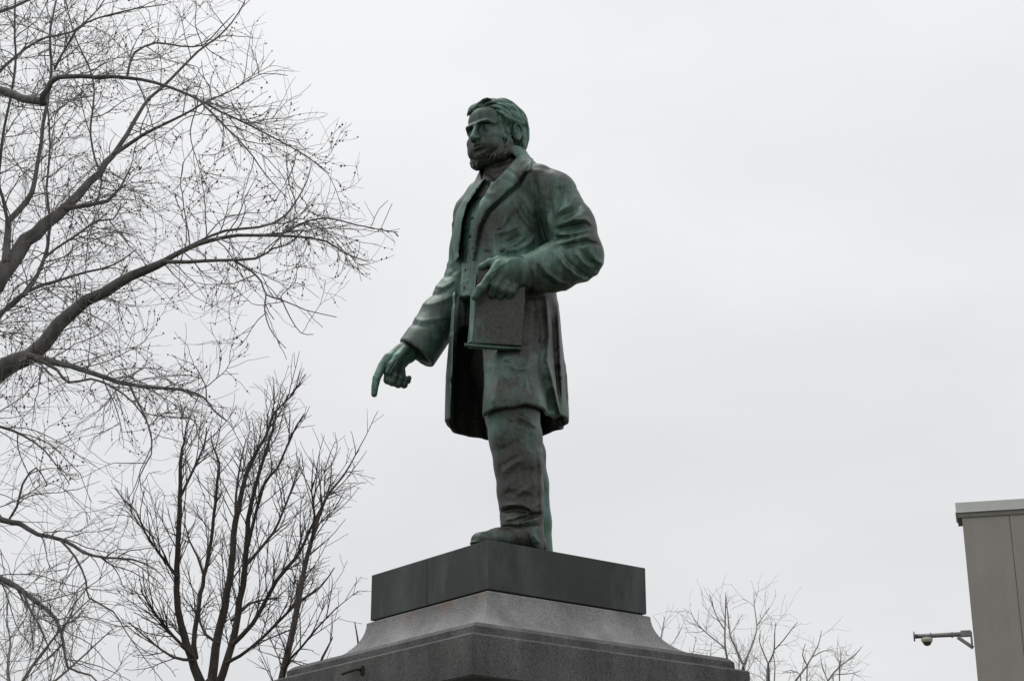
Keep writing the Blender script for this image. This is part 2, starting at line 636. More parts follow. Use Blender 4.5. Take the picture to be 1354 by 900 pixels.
class Vol:
    """A signed distance field on a grid in figure space."""

    def __init__(s, lo, hi, h):
        s.lo, s.h = np.array(lo, float), h
        s.n = np.ceil((np.array(hi) - s.lo) / h).astype(int) + 1
        s.ax = [(s.lo[i] + h * np.arange(s.n[i])).astype(np.float32) for i in range(3)]
        s.d = np.full(s.n, 0.25, np.float32)

    def sl(s, lo, hi):
        r = []
        for i in range(3):
            a = int(np.clip(np.floor((lo[i] - s.lo[i]) / s.h), 0, s.n[i]))
            b = int(np.clip(np.ceil((hi[i] - s.lo[i]) / s.h) + 1, 0, s.n[i]))
            r.append(slice(a, max(a, b)))
        return tuple(r)

    def xyz(s, sl):
        return s.ax[0][sl[0]][:, None, None], s.ax[1][sl[1]][None, :, None], s.ax[2][sl[2]][None, None, :]

    def apply(s, fn, lo, hi, k=0.0, op='add', pad=0.03):
        lo = np.array(lo) - pad - k
        hi = np.array(hi) + pad + k
        sl = s.sl(lo, hi)
        if any(q.start >= q.stop for q in sl):
            return
        d = fn(*s.xyz(sl)).astype(np.float32)
        a = s.d[sl]
        s.d[sl] = smin(a, d, k) if op == 'add' else smax(a, -d, k) if op == 'sub' else smax(a, d, k)

    def chain(s, pts, rad, k=0.0, op='add', flat=None, fold=0.0):
        pts = [np.asarray(p, float) for p in pts]
        if not hasattr(rad, "__len__"):
            rad = [rad] * len(pts)
        if flat is not None:
            fa = np.asarray(flat[0], float)
            fa = fa / np.linalg.norm(fa)
            fk = 1.0 / flat[1] - 1.0
        if len(pts) == 1:
            pts, rad = pts * 2, list(rad) * 2

        def fn(X, Y, Z):
            D = None
            for a, b, ra, rb in zip(pts, pts[1:], rad, rad[1:]):
                ab = b - a
                L2 = max(float(ab @ ab), 1e-12)
                px_, py_, pz_ = X - a[0], Y - a[1], Z - a[2]
                t = np.clip((px_ * ab[0] + py_ * ab[1] + pz_ * ab[2]) / L2, 0, 1)
                dx, dy, dz = px_ - t * ab[0], py_ - t * ab[1], pz_ - t * ab[2]
                if flat is not None:
                    q = (dx * fa[0] + dy * fa[1] + dz * fa[2]) * fk
                    dx, dy, dz = dx + q * fa[0], dy + q * fa[1], dz + q * fa[2]
                d = np.sqrt(dx * dx + dy * dy + dz * dz) - (ra + t * (rb - ra))
                D = d if D is None else smin(D, d, fold) if fold else np.minimum(D, d)
            return D
        rm = max(rad)
        s.apply(fn, np.min(pts, 0) - rm, np.max(pts, 0) + rm, k, op)

    def ell(s, c, r, k=0.0, op='add', M=None):
        c, r = np.asarray(c, float), np.asarray(r, float)

        def fn(X, Y, Z):
            x, y, z = X - c[0], Y - c[1], Z - c[2]
            if M is not None:
                x, y, z = (x * M[i][0] + y * M[i][1] + z * M[i][2] for i in range(3))
            k0 = np.sqrt((x / r[0]) ** 2 + (y / r[1]) ** 2 + (z / r[2]) ** 2)
            k1 = np.sqrt((x / r[0] ** 2) ** 2 + (y / r[1] ** 2) ** 2 + (z / r[2] ** 2) ** 2) + 1e-9
            return k0 * (k0 - 1) / k1
        m = max(r) if M is not None else r
        s.apply(fn, c - m, c + m, k, op)

    def box(s, c, hs, M=None, rnd=0.0, k=0.0, op='add'):
        c, hs = np.asarray(c, float), np.asarray(hs, float)

        def fn(X, Y, Z):
            x, y, z = X - c[0], Y - c[1], Z - c[2]
            if M is not None:
                x, y, z = (x * M[i][0] + y * M[i][1] + z * M[i][2] for i in range(3))
            qx, qy, qz = np.abs(x) - hs[0] + rnd, np.abs(y) - hs[1] + rnd, np.abs(z) - hs[2] + rnd
            return np.sqrt(np.maximum(qx, 0) ** 2 + np.maximum(qy, 0) ** 2 + np.maximum(qz, 0) ** 2) + np.minimum(np.maximum(np.maximum(qx, qy), qz), 0) - rnd
        m = float(np.linalg.norm(hs)) if M is not None else hs
        s.apply(fn, c - m, c + m, k, op)

    # ---- relief drawn on the surface, seen from the front
    def band(s, t=0.10, wmax=9.0):
        i = np.nonzero(np.abs(s.d.ravel()) < t)[0]
        a, b, c = np.unravel_index(i, s.n)
        X, Y, Z = to_world(s.ax[0][a], s.ax[1][b], s.ax[2][c])
        px, py, d = project(X, Y, Z)
        m = Y < PC[1] + wmax
        s.bi, s.bx, s.by, s.bw = i[m], px[m].astype(np.float32), py[m].astype(np.float32), (Y[m] - PC[1]).astype(np.float32)

    def line(s, pts, wid, amt, near=None, sharp=1.0, mm=0.0041):
        """Raise (amt > 0) or sink (amt < 0) the surface along a polyline; widths in photo pixels, fading at the ends.
        near = (w0, w1): only between these depths."""
        pts = np.array(pts, float)
        lo, hi = pts.min(0) - 3 * wid, pts.max(0) + 3 * wid
        m = (s.bx > lo[0]) & (s.bx < hi[0]) & (s.by > lo[1]) & (s.by < hi[1])
        if near is not None:
            m &= (s.bw > near[0]) & (s.bw < near[1])
        j = np.nonzero(m)[0]
        if not len(j):
            return
        x, y = s.bx[j], s.by[j]
        best = np.full(len(j), 1e9, np.float32)
        tt = np.zeros(len(j), np.float32)
        ls = np.linalg.norm(np.diff(pts, axis=0), axis=1)
        tot, acc = ls.sum(), 0.0
        for p, q, L in zip(pts, pts[1:], ls):
            e = (q - p) / max(L, 1e-6)
            t = np.clip((x - p[0]) * e[0] + (y - p[1]) * e[1], 0, L)
            dd = np.hypot(x - p[0] - t * e[0], y - p[1] - t * e[1])
            u = dd < best
            best[u] = dd[u]
            tt[u] = (acc + t[u]) / tot
            acc += L
        fade = np.clip(np.minimum(tt, 1 - tt) * 5 + 0.25, 0, 1)
        g_ = np.exp(-(best / wid) ** (1.25 if amt > .006 else 2.0) * sharp) * fade
        amt = amt * (1.15 if amt > .006 else 1.0)
        s.d.ravel()[s.bi[j]] -= (amt * g_).astype(np.float32)

    def poly_sd(s, j, poly):
        x, y = s.bx[j], s.by[j]
        P = np.array(poly, float)
        ins = np.zeros(len(j), bool)
        best = np.full(len(j), 1e9, np.float32)
        for p, q in zip(P, np.roll(P, -1, 0)):
            e = q - p
            t = np.clip(((x - p[0]) * e[0] + (y - p[1]) * e[1]) / max(e @ e, 1e-9), 0, 1)
            best = np.minimum(best, np.hypot(x - p[0] - t * e[0], y - p[1] - t * e[1]))
            c = ((p[1] > y) != (q[1] > y)) & (x < (q[0] - p[0]) * (y - p[1]) / (q[1] - p[1] + 1e-12) + p[0])
            ins ^= c
        return np.where(ins, -best, best)

    def patch(s, poly, t, near=None, k=0.006, mm=0.0041, op='raise'):
        """Raise the surface by t inside a polygon of photo pixels (lapels, cuffs, flaps), or cut it away."""
        P = np.array(poly, float)
        lo, hi = P.min(0) - 8, P.max(0) + 8
        m = (s.bx > lo[0]) & (s.bx < hi[0]) & (s.by > lo[1]) & (s.by < hi[1])
        if near is not None:
            m &= (s.bw > near[0]) & (s.bw < near[1])
        j = np.nonzero(m)[0]
        if not len(j):
            return
        sd_ = s.poly_sd(j, poly) * mm
        f = s.d.ravel()
        d0 = f[s.bi[j]]
        if op == 'raise':
            f[s.bi[j]] = smin(d0, smax(d0 - t, sd_, k), k * 0.5)
        else:
            f[s.bi[j]] = smax(d0, -np.maximum(sd_, -d0 - t), k)

    def drape(s, px, py, lift=0.0):
        """First surface point along the sight line through (px, py)."""
        a, b = pix(px, py, w=-1.0), pix(px, py, w=1.0)
        t = np.linspace(0, 1, 900)[:, None]
        P = a + (b - a) * t
        ijk = np.round((P - s.lo) / s.h).astype(int)
        ok = np.all((ijk >= 0) & (ijk < s.n), axis=1)
        val = np.full(len(P), 1.0)
        q = ijk[ok]
        val[ok] = s.d[q[:, 0], q[:, 1], q[:, 2]]
        i = np.nonzero(val < 0)[0]
        if not len(i):
            return None
        return P[i[0]] - (b - a) / np.linalg.norm(b - a) * lift

    def mesh(s, name, smooth_it=1):
        d = s.d
        neg = d < 0
        # cells crossed by the surface
        cnt = np.zeros(np.array(d.shape) - 1, np.int8)
        for i in (0, 1):
            for j in (0, 1):
                for k in (0, 1):
                    cnt += neg[i:cnt.shape[0] + i, j:cnt.shape[1] + j, k:cnt.shape[2] + k]
        act = (cnt > 0) & (cnt < 8)
        A, B, C = np.nonzero(act)
        idx = np.full(act.shape, -1, np.int32)
        idx[A, B, C] = np.arange(len(A))
        acc = np.zeros((len(A), 3))
        num = np.zeros(len(A))
        corner = {(i, j, k): d[A + i, B + j, C + k] for i in (0, 1) for j in (0, 1) for k in (0, 1)}
        for ax in range(3):
            o1, o2 = [q for q in range(3) if q != ax]
            for u in (0, 1):
                for v in (0, 1):
                    c0 = [0, 0, 0]
                    c0[o1], c0[o2] = u, v
                    c1 = list(c0)
                    c1[ax] = 1
                    va, vb = corner[tuple(c0)], corner[tuple(c1)]
                    m = (va < 0) != (vb < 0)
                    t = va[m] / (va[m] - vb[m])
                    p = np.zeros((m.sum(), 3))
                    p[:, o1], p[:, o2], p[:, ax] = u, v, t
                    acc[m] += p
                    num[m] += 1
        V = np.stack([A, B, C], 1) + acc / num[:, None]
        V = s.lo + V * s.h
        quads = []
        sh = act.shape
        for ax in range(3):
            o1, o2 = [(1, 2), (2, 0), (0, 1)][ax]
            s0 = [slice(1, -1)] * 3
            s0[ax] = slice(0, -1)
            s1 = list(s0)
            s1[ax] = slice(1, None)
            na, nb = neg[tuple(s0)], neg[tuple(s1)]
            e = np.nonzero(na != nb)
            flip = na[e]
            p = [q.copy() for q in e]
            p = [p[0] + (0 if ax == 0 else 1), p[1] + (0 if ax == 1 else 1), p[2] + (0 if ax == 2 else 1)]

            def cell(a, b):
                q = [p[0].copy(), p[1].copy(), p[2].copy()]
                q[o1] = q[o1] - a
                q[o2] = q[o2] - b
                return idx[q[0], q[1], q[2]]
            Q = np.stack([cell(0, 0), cell(1, 0), cell(1, 1), cell(0, 1)], 1)
            Q[~flip] = Q[~flip][:, ::-1]
            quads.append(Q)
        Q = np.concatenate(quads)
        Q = Q[(Q >= 0).all(1)]
        # a light relaxation takes the grid out of the surface
        for _ in range(smooth_it):
            S = np.zeros_like(V)
            N_ = np.zeros(len(V))
            for a, b in ((0, 1), (1, 2), (2, 3), (3, 0)):
                for u, v in ((a, b), (b, a)):
                    for c in range(3):
                        S[:, c] += np.bincount(Q[:, u], V[Q[:, v], c], len(V))
                    N_ += np.bincount(Q[:, u], minlength=len(V))
            V = V + 0.6 * (S / np.maximum(N_, 1)[:, None] - V)
        return mesh_np(name, V, Q), V


def paint(me, V, spots, base=0.3):
    """Patina: how far the bronze has turned green, by region (points in figure space, radius, amount)."""
    val = np.full(len(V), base)
    for p, r, a in spots:
        w_ = np.exp(-(np.sum((V - np.asarray(p)) ** 2, 1)) / (r * r))
        val = val + (a - val) * w_
    at_ = me.attributes.new("patina", 'FLOAT', 'POINT')
    at_.data.foreach_set("value", val.astype(np.float32))


def lerp_tab(z, tab):
    T = np.array(tab, float)
    o = np.argsort(T[:, 0])
    return [np.interp(z, T[o, 0], T[o, i]) for i in range(1, T.shape[1])]

# [STATUE
# ------------------------------------------------------------------ the bronze figure
statue = empty("statue", tuple(ST_O), ST_ROT)
tag(statue, "weathered green bronze statue of a bearded man pointing down and holding a book", "statue")
ARM_L = [pix(710, 246, x=.27), pix(731, 259, x=.33), pix(754, 300, x=.40), pix(764, 338, x=.44), pix(734, 353, x=.395), pix(697, 363, x=.335)]
ARM_R = [pix(640, 262, x=-.22), pix(628, 285, x=-.30), pix(623, 330, x=-.36), pix(617, 368, x=-.40), pix(583, 420, x=-.42), pix(550, 468, x=-.42)]
TAB = [(.60, -.015, .0, .334, .320), (.78, -.015, .0, .332, .315), (1.05, -.022, -.003, .332, .305), (1.26, -.02, -.006, .32, .288),
       (1.48, -.015, -.008, .305, .272), (1.70, -.008, -.008, .288, .254), (1.93, 0, -.015, .31, .25), (2.08, 0, 0, .315, .22),
       (2.2, 0, .012, .27, .175), (2.3, 0, .0, .17, .14), (2.38, 0, -.02, .125, .115), (2.5, 0, -.03, .12, .11)]


def coat_loft(off, folds=1.0):
    zz = np.linspace(.3, 2.7, 241)
    cols = lerp_tab(zz, TAB)
    ker = np.exp(-np.linspace(-2, 2, 13) ** 2)
    ker /= ker.sum()
    cols = [np.convolve(np.pad(c, 6, mode='edge'), ker, 'valid') for c in cols]

    def fn(X, Y, Z):
        z = Z.ravel()
        cx, cy, rx, ry = [np.interp(z, zz, c).astype(np.float32)[None, None, :] for c in cols]
        x, y = X - cx, Y - cy
        ph = np.arctan2(x / rx, -y / ry)
        a = np.clip((1.5 - Z) / 0.7, 0, 1)
        back = 0.35 + 0.65 * np.clip((np.abs(ph) - 0.9) / 1.0, 0, 1)
        w = folds * a * back * (0.030 * np.sin(9 * ph + 0.6 + 0.8 * np.sin(2 * ph)) + 0.016 * np.sin(17 * ph + 2 + Z * 2))
        rx, ry = rx * (1 + w) + off, ry * (1 + w) + off
        k0 = np.sqrt((x / rx) ** 2 + (y / ry) ** 2)
        k1 = np.sqrt((x / rx ** 2) ** 2 + (y / ry ** 2) ** 2) + 1e-6
        return np.where(k0 < 0.3, -0.2, k0 * (k0 - 1) / k1)
    return fn


# ---- legs inside the trousers (the coat hangs over the forward thigh)
LEG_L = [np.array([.15, -.03, 1.2]), np.array([.225, -.12, .95]), pix(677, 545, x=.28), pix(682, 580, x=.30), pix(686, 615, x=.315), pix(688, 650, x=.325), pix(690, 676, x=.335), pix(690.5, 706, x=.34), pix(692, 722, x=.34)]
LEG_L_R = [.14, .14, .136, .130, .120, .112, .105, .101, .104]
LEG_R = [(-.14, .03, 1.15), (-.145, .14, .85), pix(694, 600, x=-.15), pix(699, 640, x=-.15), pix(704, 690, x=-.15), pix(707, 730, x=-.15)]
# folds: (polyline, width px, metres)
SKIRT = [
    ([(722, 395), (726, 440), (724, 478), (731, 506), (737, 532), (744, 565)], 3.6, .022),
    ([(715, 400), (716, 450), (714, 484), (722, 515), (730, 560)], 4.5, -.012),
    ([(737, 400), (740, 460), (742, 500), (744, 560)], 3.0, .018), ([(731, 410), (734, 470), (737, 505), (740, 530)], 2.6, -.009),
    ([(747, 440), (750, 500), (752, 565)], 2.6, .012),
    ([(700, 470), (694, 500), (696, 560)], 6.0, .012), ([(660, 480), (656, 510), (652, 560)], 5.0, .010), ([(678, 480), (676, 508), (680, 560)], 6.0, -.010),
    ([(664, 478), (684, 488), (700, 486)], 4.0, .010), ([(680, 500), (692, 512), (704, 516)], 4.0, -.008),
    ([(707, 400), (706, 440), (708, 470)], 4.0, -.014),
]
# ---- frock coat with both sleeves
VLO, VHI = (-.60, -.56, .60), (.62, .44, 2.44)
cv = Vol(VLO, VHI, .0064)
cv.apply(coat_loft(0), (-.5, -.5, .6), (.5, .5, 2.34))
cv.ell((-.0, -.01, 2.10), (.31, .17, .12), .06)
thigh = LEG_L[:3] + [LEG_L[2] + (LEG_L[3] - LEG_L[2]) * 1.5]
cv.chain(thigh, [.15, .168, .172, .172], .10, fold=.03)
cv.band(.10)
for P_, w_, a_ in SKIRT:
    cv.line(P_, w_, a_, near=(-.8, .16))
solid = Vol(VLO, VHI, .0064)
solid.d = cv.d.copy()
X, Y, Z = cv.xyz((slice(None),) * 3)
shell = smin(-(cv.d + .023), (1.40 - Z).astype(np.float32), .05)
# hem: lower towards the back
hem = .80 - .112 * np.exp(-((X - .28) / .22) ** 2 - ((Y + .25) / .28) ** 2) + .006 * np.sin(X * 21 + 1) - Z
cv.d = smax(cv.d, hem.astype(np.float32), .004)
cv.d = smax(cv.d, shell, .004)
cv.band(.13)
OPEN = [(640, 236), (630, 247), (617, 268), (610, 294), (606, 330), (602, 355), (601, 372), (602, 400), (600, 450), (598, 500), (596, 540), (598, 590),
        (637, 590), (638, 540), (640, 500), (638, 462), (626, 420), (620, 365), (620, 340), (623, 310), (629, 285), (633, 268), (642, 254), (652, 238), (655, 222)]
cv.patch(OPEN, .11, near=(-1, .13), k=.008, op='cut')


def sleeve(pts, rad, k, end, dr, rr, inner):
    """One sleeve with a flat, bored cuff, joined to the coat."""
    s_ = Vol(VLO, VHI, .0064)
    s_.chain(pts, rad, 0, fold=.03)

    def fn(X, Y, Z):
        t = (X - end[0]) * dr[0] + (Y - end[1]) * dr[1] + (Z - end[2]) * dr[2]
        x, y, z = X - end[0] - t * dr[0], Y - end[1] - t * dr[1], Z - end[2] - t * dr[2]
        rad_ = np.sqrt(x * x + y * y + z * z)
        return np.minimum(np.maximum(-t, rad_ - rr), np.maximum(-t - .07, rad_ - inner))
    s_.apply(fn, end - .3, end + .3, .006, 'sub')
    cv.d = smin(cv.d, s_.d, k)


cv.patch([(638, 238), (655, 241), (674, 221), (685, 211), (676, 202), (660, 208), (634, 218)], .07, near=(-.6, .02), k=.008, op='cut')
d_ = ARM_L[5] - ARM_L[4]
d_ /= np.linalg.norm(d_)
sleeve(ARM_L, [.122, .130, .132, .134, .128, .104], .03, ARM_L[5] + d_ * .012, d_, .16, .070)
e_ = ARM_R[5] - ARM_R[4]
e_ /= np.linalg.norm(e_)
e_ = e_ + np.array([-.42, 0.03, -.04])
e_ /= np.linalg.norm(e_)
sleeve(ARM_R, [.11, .118, .118, .118, .116, .116], .03, ARM_R[5] - e_ * .005, e_, .19, .088)
# collar round the neck
ring = []
for k in range(25):
    a_ = R(-150 + 300 * k / 24)
    fr = math.cos(a_) * -1
    ring.append((.122 * math.sin(a_), .095 * math.cos(a_), 2.272 + .035 * math.cos(a_) - .02 * (1 - math.cos(a_))))
cv.chain(ring, .016, .018, flat=((0, 0, 1), 2.0))
cv.band(.10)
# lapels and panel edges
NEAR = (-.6, .06)
LAP = [(688, 203), (706, 210), (702, 224), (684, 247), (665, 262), (646, 279), (636, 298), (630, 325), (625, 345), (621, 338), (624, 308), (630, 284), (634, 268), (643, 254), (657, 237), (674, 218)]
cv.patch(LAP, .020, near=NEAR, k=.0025)
cv.line([(704, 212), (686, 244), (664, 263), (645, 281), (635, 302), (630, 328)], 2.4, -.014, NEAR)
cv.line([(671, 224), (683, 233), (688, 240)], 1.9, -.010, NEAR)
cv.patch([(642, 234), (629, 246), (606, 276), (595, 300), (599, 330), (604, 348), (607, 330), (611, 294), (618, 268), (631, 252)], .020, near=(-.6, .2))
# armhole crease and shoulder seam
cv.line([(706, 230), (711, 258), (712, 288), (717, 316)], 4.0, -.022, NEAR)
cv.line([(703, 222), (716, 222), (731, 226)], 2.5, -.006, NEAR)
# folds: (polyline, width px, metres)
FOLDS = [
    ([(740, 297), (758, 290), (775, 290), (784, 299)], 4.0, .022), ([(736, 303), (756, 300), (772, 297)], 2.6, -.018),
    ([(734, 309), (756, 311), (774, 305), (784, 303)], 3.4, .020), ([(734, 315), (752, 313), (768, 310)], 2.4, -.018),
    ([(732, 323), (750, 319), (766, 314), (782, 312)], 3.2, .016), ([(742, 327), (756, 324), (776, 320), (792, 324)], 2.6, -.014),
    ([(736, 335), (746, 350), (762, 364), (778, 372)], 3.0, .018), ([(742, 334), (752, 348), (768, 360), (784, 366)], 3.0, -.014),
    ([(712, 344), (722, 360), (740, 373), (754, 378)], 2.8, .015), ([(706, 348), (716, 364), (732, 377)], 3.0, -.010),
    ([(760, 332), (770, 346), (781, 355)], 2.6, .014), ([(764, 328), (776, 342), (788, 350)], 2.4, -.011),
    ([(780, 332), (788, 344), (797, 349)], 2.6, .012), ([(770, 358), (782, 363), (792, 361)], 2.4, .009),
    ([(744, 236), (750, 252), (748, 270), (732, 286)], 5.0, .012), ([(738, 246), (742, 262), (736, 276)], 4.0, -.012),
    ([(762, 256), (756, 270), (738, 281)], 3.2, .012), ([(768, 268), (760, 280), (742, 288)], 3.0, -.012),
    ([(724, 252), (724, 290), (726, 302)], 2.4, .011), ([(774, 276), (770, 284), (756, 287)], 2.6, .010),
    ([(728, 262), (730, 284)], 2.6, -.010),
    ([(669, 268), (671, 286), (665, 300)], 3.0, .010), ([(676, 266), (678, 288), (672, 300)], 3.4, -.010),
    ([(682, 268), (689, 284), (700, 298), (708, 306)], 3.0, .013), ([(688, 266), (697, 282), (708, 292)], 3.4, -.012),
    ([(686, 302), (693, 314), (682, 322), (667, 328)], 3.4, .012), ([(684, 310), (682, 316), (668, 322)], 2.8, -.010),
    ([(664, 332), (684, 330), (700, 322), (708, 312)], 3.4, .010), ([(640, 288), (650, 320), (652, 345)], 5.0, .008),
    ([(656, 308), (672, 306), (686, 298)], 3.0, .008), ([(640, 333), (650, 334)], 1.4, -.010),
    ([(545, 419), (558, 424), (574, 422), (596, 418)], 3.0, 0.0066), ([(540, 428), (556, 431), (574, 430)], 3.0, -0.0055),
    ([(556, 402), (572, 402), (590, 396), (604, 386)], 3.6, 0.0077), ([(566, 391), (580, 390), (598, 380)], 3.0, -0.0077),
    ([(573, 378), (586, 380), (600, 372)], 3.0, 0.0077), ([(584, 366), (594, 366), (604, 356)], 2.6, -0.0066),
    ([(560, 440), (572, 448), (584, 446)], 4.0, 0.0050), ([(588, 350), (598, 348), (606, 338)], 2.6, 0.0055),
    ([(600, 330), (606, 318), (606, 306)], 2.6, 0.0033), ([(570, 410), (584, 436), (590, 452)], 4.0, -0.0044),
    ([(530, 448), (541, 462), (551, 478), (570, 487)], 1.6, .005),
]
for P_, w_, a_ in FOLDS:
    cv.line(P_, w_, a_, near=(-.8, .16) if P_[0][0] > 640 else (-.8, .6))
# soft unevenness of hand modelling
rn = np.random.RandomState(4)
for _ in range(150):
    x0, y0 = rn.uniform(590, 800), rn.uniform(215, 555)
    an, L = rn.uniform(0, math.pi), rn.uniform(6, 18)
    cv.line([(x0, y0), (x0 + L * math.cos(an), y0 + L * math.sin(an))], rn.uniform(2, 5), rn.choice([-1, 1]) * rn.uniform(.002, .0055), (-.8, .3))
me, V = cv.mesh("coat")
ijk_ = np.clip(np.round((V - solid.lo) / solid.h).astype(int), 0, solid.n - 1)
INNER_SHADE = (solid.d[ijk_[:, 0], ijk_[:, 1], ijk_[:, 2]] < -.010) & (V[:, 2] < 1.45)   # sheltered inner side: patina left off, darkened to deepen the shade inside
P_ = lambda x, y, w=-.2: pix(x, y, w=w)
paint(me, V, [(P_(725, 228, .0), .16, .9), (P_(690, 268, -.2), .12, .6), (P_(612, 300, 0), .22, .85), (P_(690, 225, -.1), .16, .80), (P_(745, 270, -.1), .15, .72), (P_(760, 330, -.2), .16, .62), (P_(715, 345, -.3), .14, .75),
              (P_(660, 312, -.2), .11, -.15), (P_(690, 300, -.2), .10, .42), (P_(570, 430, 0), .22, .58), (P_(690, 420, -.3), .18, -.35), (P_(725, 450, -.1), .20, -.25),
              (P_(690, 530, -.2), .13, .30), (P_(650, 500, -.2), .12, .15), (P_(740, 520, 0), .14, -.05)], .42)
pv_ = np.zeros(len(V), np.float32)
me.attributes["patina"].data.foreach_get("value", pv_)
pv_[INNER_SHADE] = -.9
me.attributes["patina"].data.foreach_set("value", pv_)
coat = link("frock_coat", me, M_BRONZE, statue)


def stud(name, px, py, r, parent, vol, press=.45):
    """A domed button seated on the surface."""
    p = vol.drape(px, py)
    q = vol.drape(px + 2.2, py)
    u = vol.drape(px, py + 2.2)
    if p is None:
        return
    nrm = np.array([.2, -.95, .15]) if q is None or u is None else np.cross(u - p, q - p)
    nrm = nrm / (np.linalg.norm(nrm) + 1e-9)
    view = pix(px, py, w=-1) - pix(px, py, w=0)
    if nrm @ view < 0:
        nrm = -nrm
    bm = bmesh.new()
    bmesh.ops.create_uvsphere(bm, u_segments=14, v_segments=9, radius=r)
    M = Vector(nrm).to_track_quat('Z', 'Y').to_matrix().to_4x4()
    for v in bm.verts:
        v.co.z *= press
        v.co = M @ v.co + Vector(p)
    return bm_obj(name, bm, M_BRONZE, parent, True)


for bx, by in ((659, 302), (664, 330)):
    stud("button", bx, by, .0165, coat, cv, .6)

# ---- waistcoat, shirt front and cravat
wv = Vol((-.36, -.36, 1.36), (.36, .12, 2.42), .0064)
wv.apply(coat_loft(-.026, 0), (-.4, -.4, 1.4), (.4, .4, 2.34))
X, Y, Z = wv.xyz((slice(None),) * 3)
top_ = Z - 2.10 - 0 * Y
wv.d = smax(wv.d, (top_ + 0 * X).astype(np.float32), .01)
bot = 1.455 + .30 * np.abs(X - .01) - Z
wv.d = smax(wv.d, bot.astype(np.float32), .01)
wv.band(.08)
VN = [(650, 226), (640, 236), (636, 250), (633, 262), (640, 256), (652, 242), (658, 230)]
wv.line([(618, 268), (612, 300), (609, 340), (607, 380), (606, 400)], 1.6, -.012, (-.6, .2))
wv.line([(625, 272), (621, 310), (618, 345), (616, 380), (615, 402)], 1.1, .006, (-.6, .2))
for k in range(9):
    y0 = 282 + k * 13
    wv.line([(608, y0 + 3), (614, y0), (621, y0 - 3)], 2.0, .004 * (1 if k % 2 else -1), (-.6, .2))
me, V = wv.mesh("waistcoat")
paint(me, V, [], .80)
vest = link("waistcoat", me, M_BRONZE, statue)
for bx, by in ((624, 288), (621.5, 312), (618.5, 334), (616, 357), (614, 380)):
    stud("button", bx, by, .010, vest, wv, .7)

# ---- trousers
tv = Vol((-.32, -.45, .0), (.50, .45, 1.36), .0064)
tv.chain(LEG_L, LEG_L_R, 0, fold=.03)
tv.chain(LEG_R, [.14, .135, .108, .104, .098, .098], .04, fold=.03)
tv.ell((.02, .02, 1.25), (.23, .17, .16), .06)
X, Y, Z = tv.xyz((slice(None),) * 3)
tv.d = smax(tv.d, (.015 + 1.0 * np.clip(-(Y + .155), 0, .2) - Z + 0 * X).astype(np.float32), .01)
tv.band(.08)
for P_, w_, a_ in [
    ([(684, 549), (700, 556), (709, 565)], 3.0, .016), ([(676, 556), (690, 561), (704, 570)], 2.6, -.014), ([(672, 552), (684, 560), (694, 566), (709, 573)], 2.2, .010),
    ([(650, 560), (655, 590), (661, 622)], 4.0, .008), ([(664, 560), (667, 590), (665, 622)], 6.0, -.010), ([(690, 580), (700, 600), (702, 622)], 6.0, .010),
    ([(712, 590), (715, 620), (716, 690)], 1.6, .006), ([(708, 590), (711, 620), (712, 690)], 1.4, -.007), ([(664, 625), (680, 612), (694, 606)], 4.0, .009),
    ([(664, 618), (680, 606), (690, 600)], 3.0, -.008), ([(690, 650), (700, 644), (710, 638)], 3.6, .008),
    ([(663, 668), (676, 667), (690, 667), (702, 673), (715, 664)], 2.2, .018), ([(663, 677), (678, 673), (694, 675), (704, 680)], 3.0, -.026),
    ([(664, 688), (680, 685), (696, 678), (714, 674)], 2.6, .018), ([(690, 688), (702, 682), (714, 679)], 2.4, -.018),
    ([(664, 693), (684, 692), (700, 688), (714, 686)], 2.4, .014), ([(684, 697), (700, 697), (714, 694)], 2.6, -.014),
    ([(704, 706), (709, 713), (713, 718)], 2.2, .012), ([(668, 654), (674, 650), (682, 652)], 3.0, -.008), ([(684, 656), (692, 648), (706, 652)], 3.0, .008),
    ([(722, 630), (725, 660), (727, 700)], 2.0, .006),
]:
    tv.line(P_, w_, a_ * .8, (-.9, .6))
for _ in range(12):
    x0, y0 = rn.uniform(645, 718), rn.uniform(545, 700)
    an, L = rn.uniform(0, math.pi), rn.uniform(5, 14)
    tv.line([(x0, y0), (x0 + L * math.cos(an), y0 + L * math.sin(an))], rn.uniform(2, 4), rn.choice([-1, 1]) * rn.uniform(.002, .005), (-.9, .4))
me, V = tv.mesh("trousers")
paint(me, V, [((0, 0, 1.1), .30, -.9), (pix(672, 560, x=.3), .13, .62), (pix(700, 600, x=.3), .12, .38), (pix(690, 690, x=.3), .18, -.25), (pix(725, 690, x=-.15), .25, 1.0), (pix(690, 640, x=.3), .12, -.1)], .22)  # first spot darkens the upper legs to deepen the shade under the coat
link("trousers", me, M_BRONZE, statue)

# ---- shoes


def shoe(x0, y0, rot, name="shoe"):
    sv = Vol((-.12, -.30, 0), (.12, .30, .22), .005)
    sv.chain([(0, .13, .05), (0, .02, .075), (0, -.09, .052), (.004, -.20, .036)], [.058, .066, .056, .040], 0, flat=((1, 0, 0), 1.22), fold=.03)
    sv.chain([(0, .08, .12), (0, .07, .20)], [.075, .085], .04)
    sv.chain([(0, .13, .02), (0, .0, .02), (0, -.11, .02), (.004, -.205, .02)], [.054, .046, .064, .044], .004, flat=((0, 0, 1), .28))
    X, Y, Z = sv.xyz((slice(None),) * 3)
    sv.d = smax(sv.d, (.003 - Z + 0 * X + 0 * Y).astype(np.float32), .004)
    me, V = sv.mesh(name)
    paint(me, V, [], .05)
    o = link(name, me, M_BRONZE, statue)
    o.location = (x0, y0, 0)
    o.rotation_euler = (0, 0, rot)
    return o


shoe(.345, -.232, R(-3))
shoe(-.15, .20, R(-24))

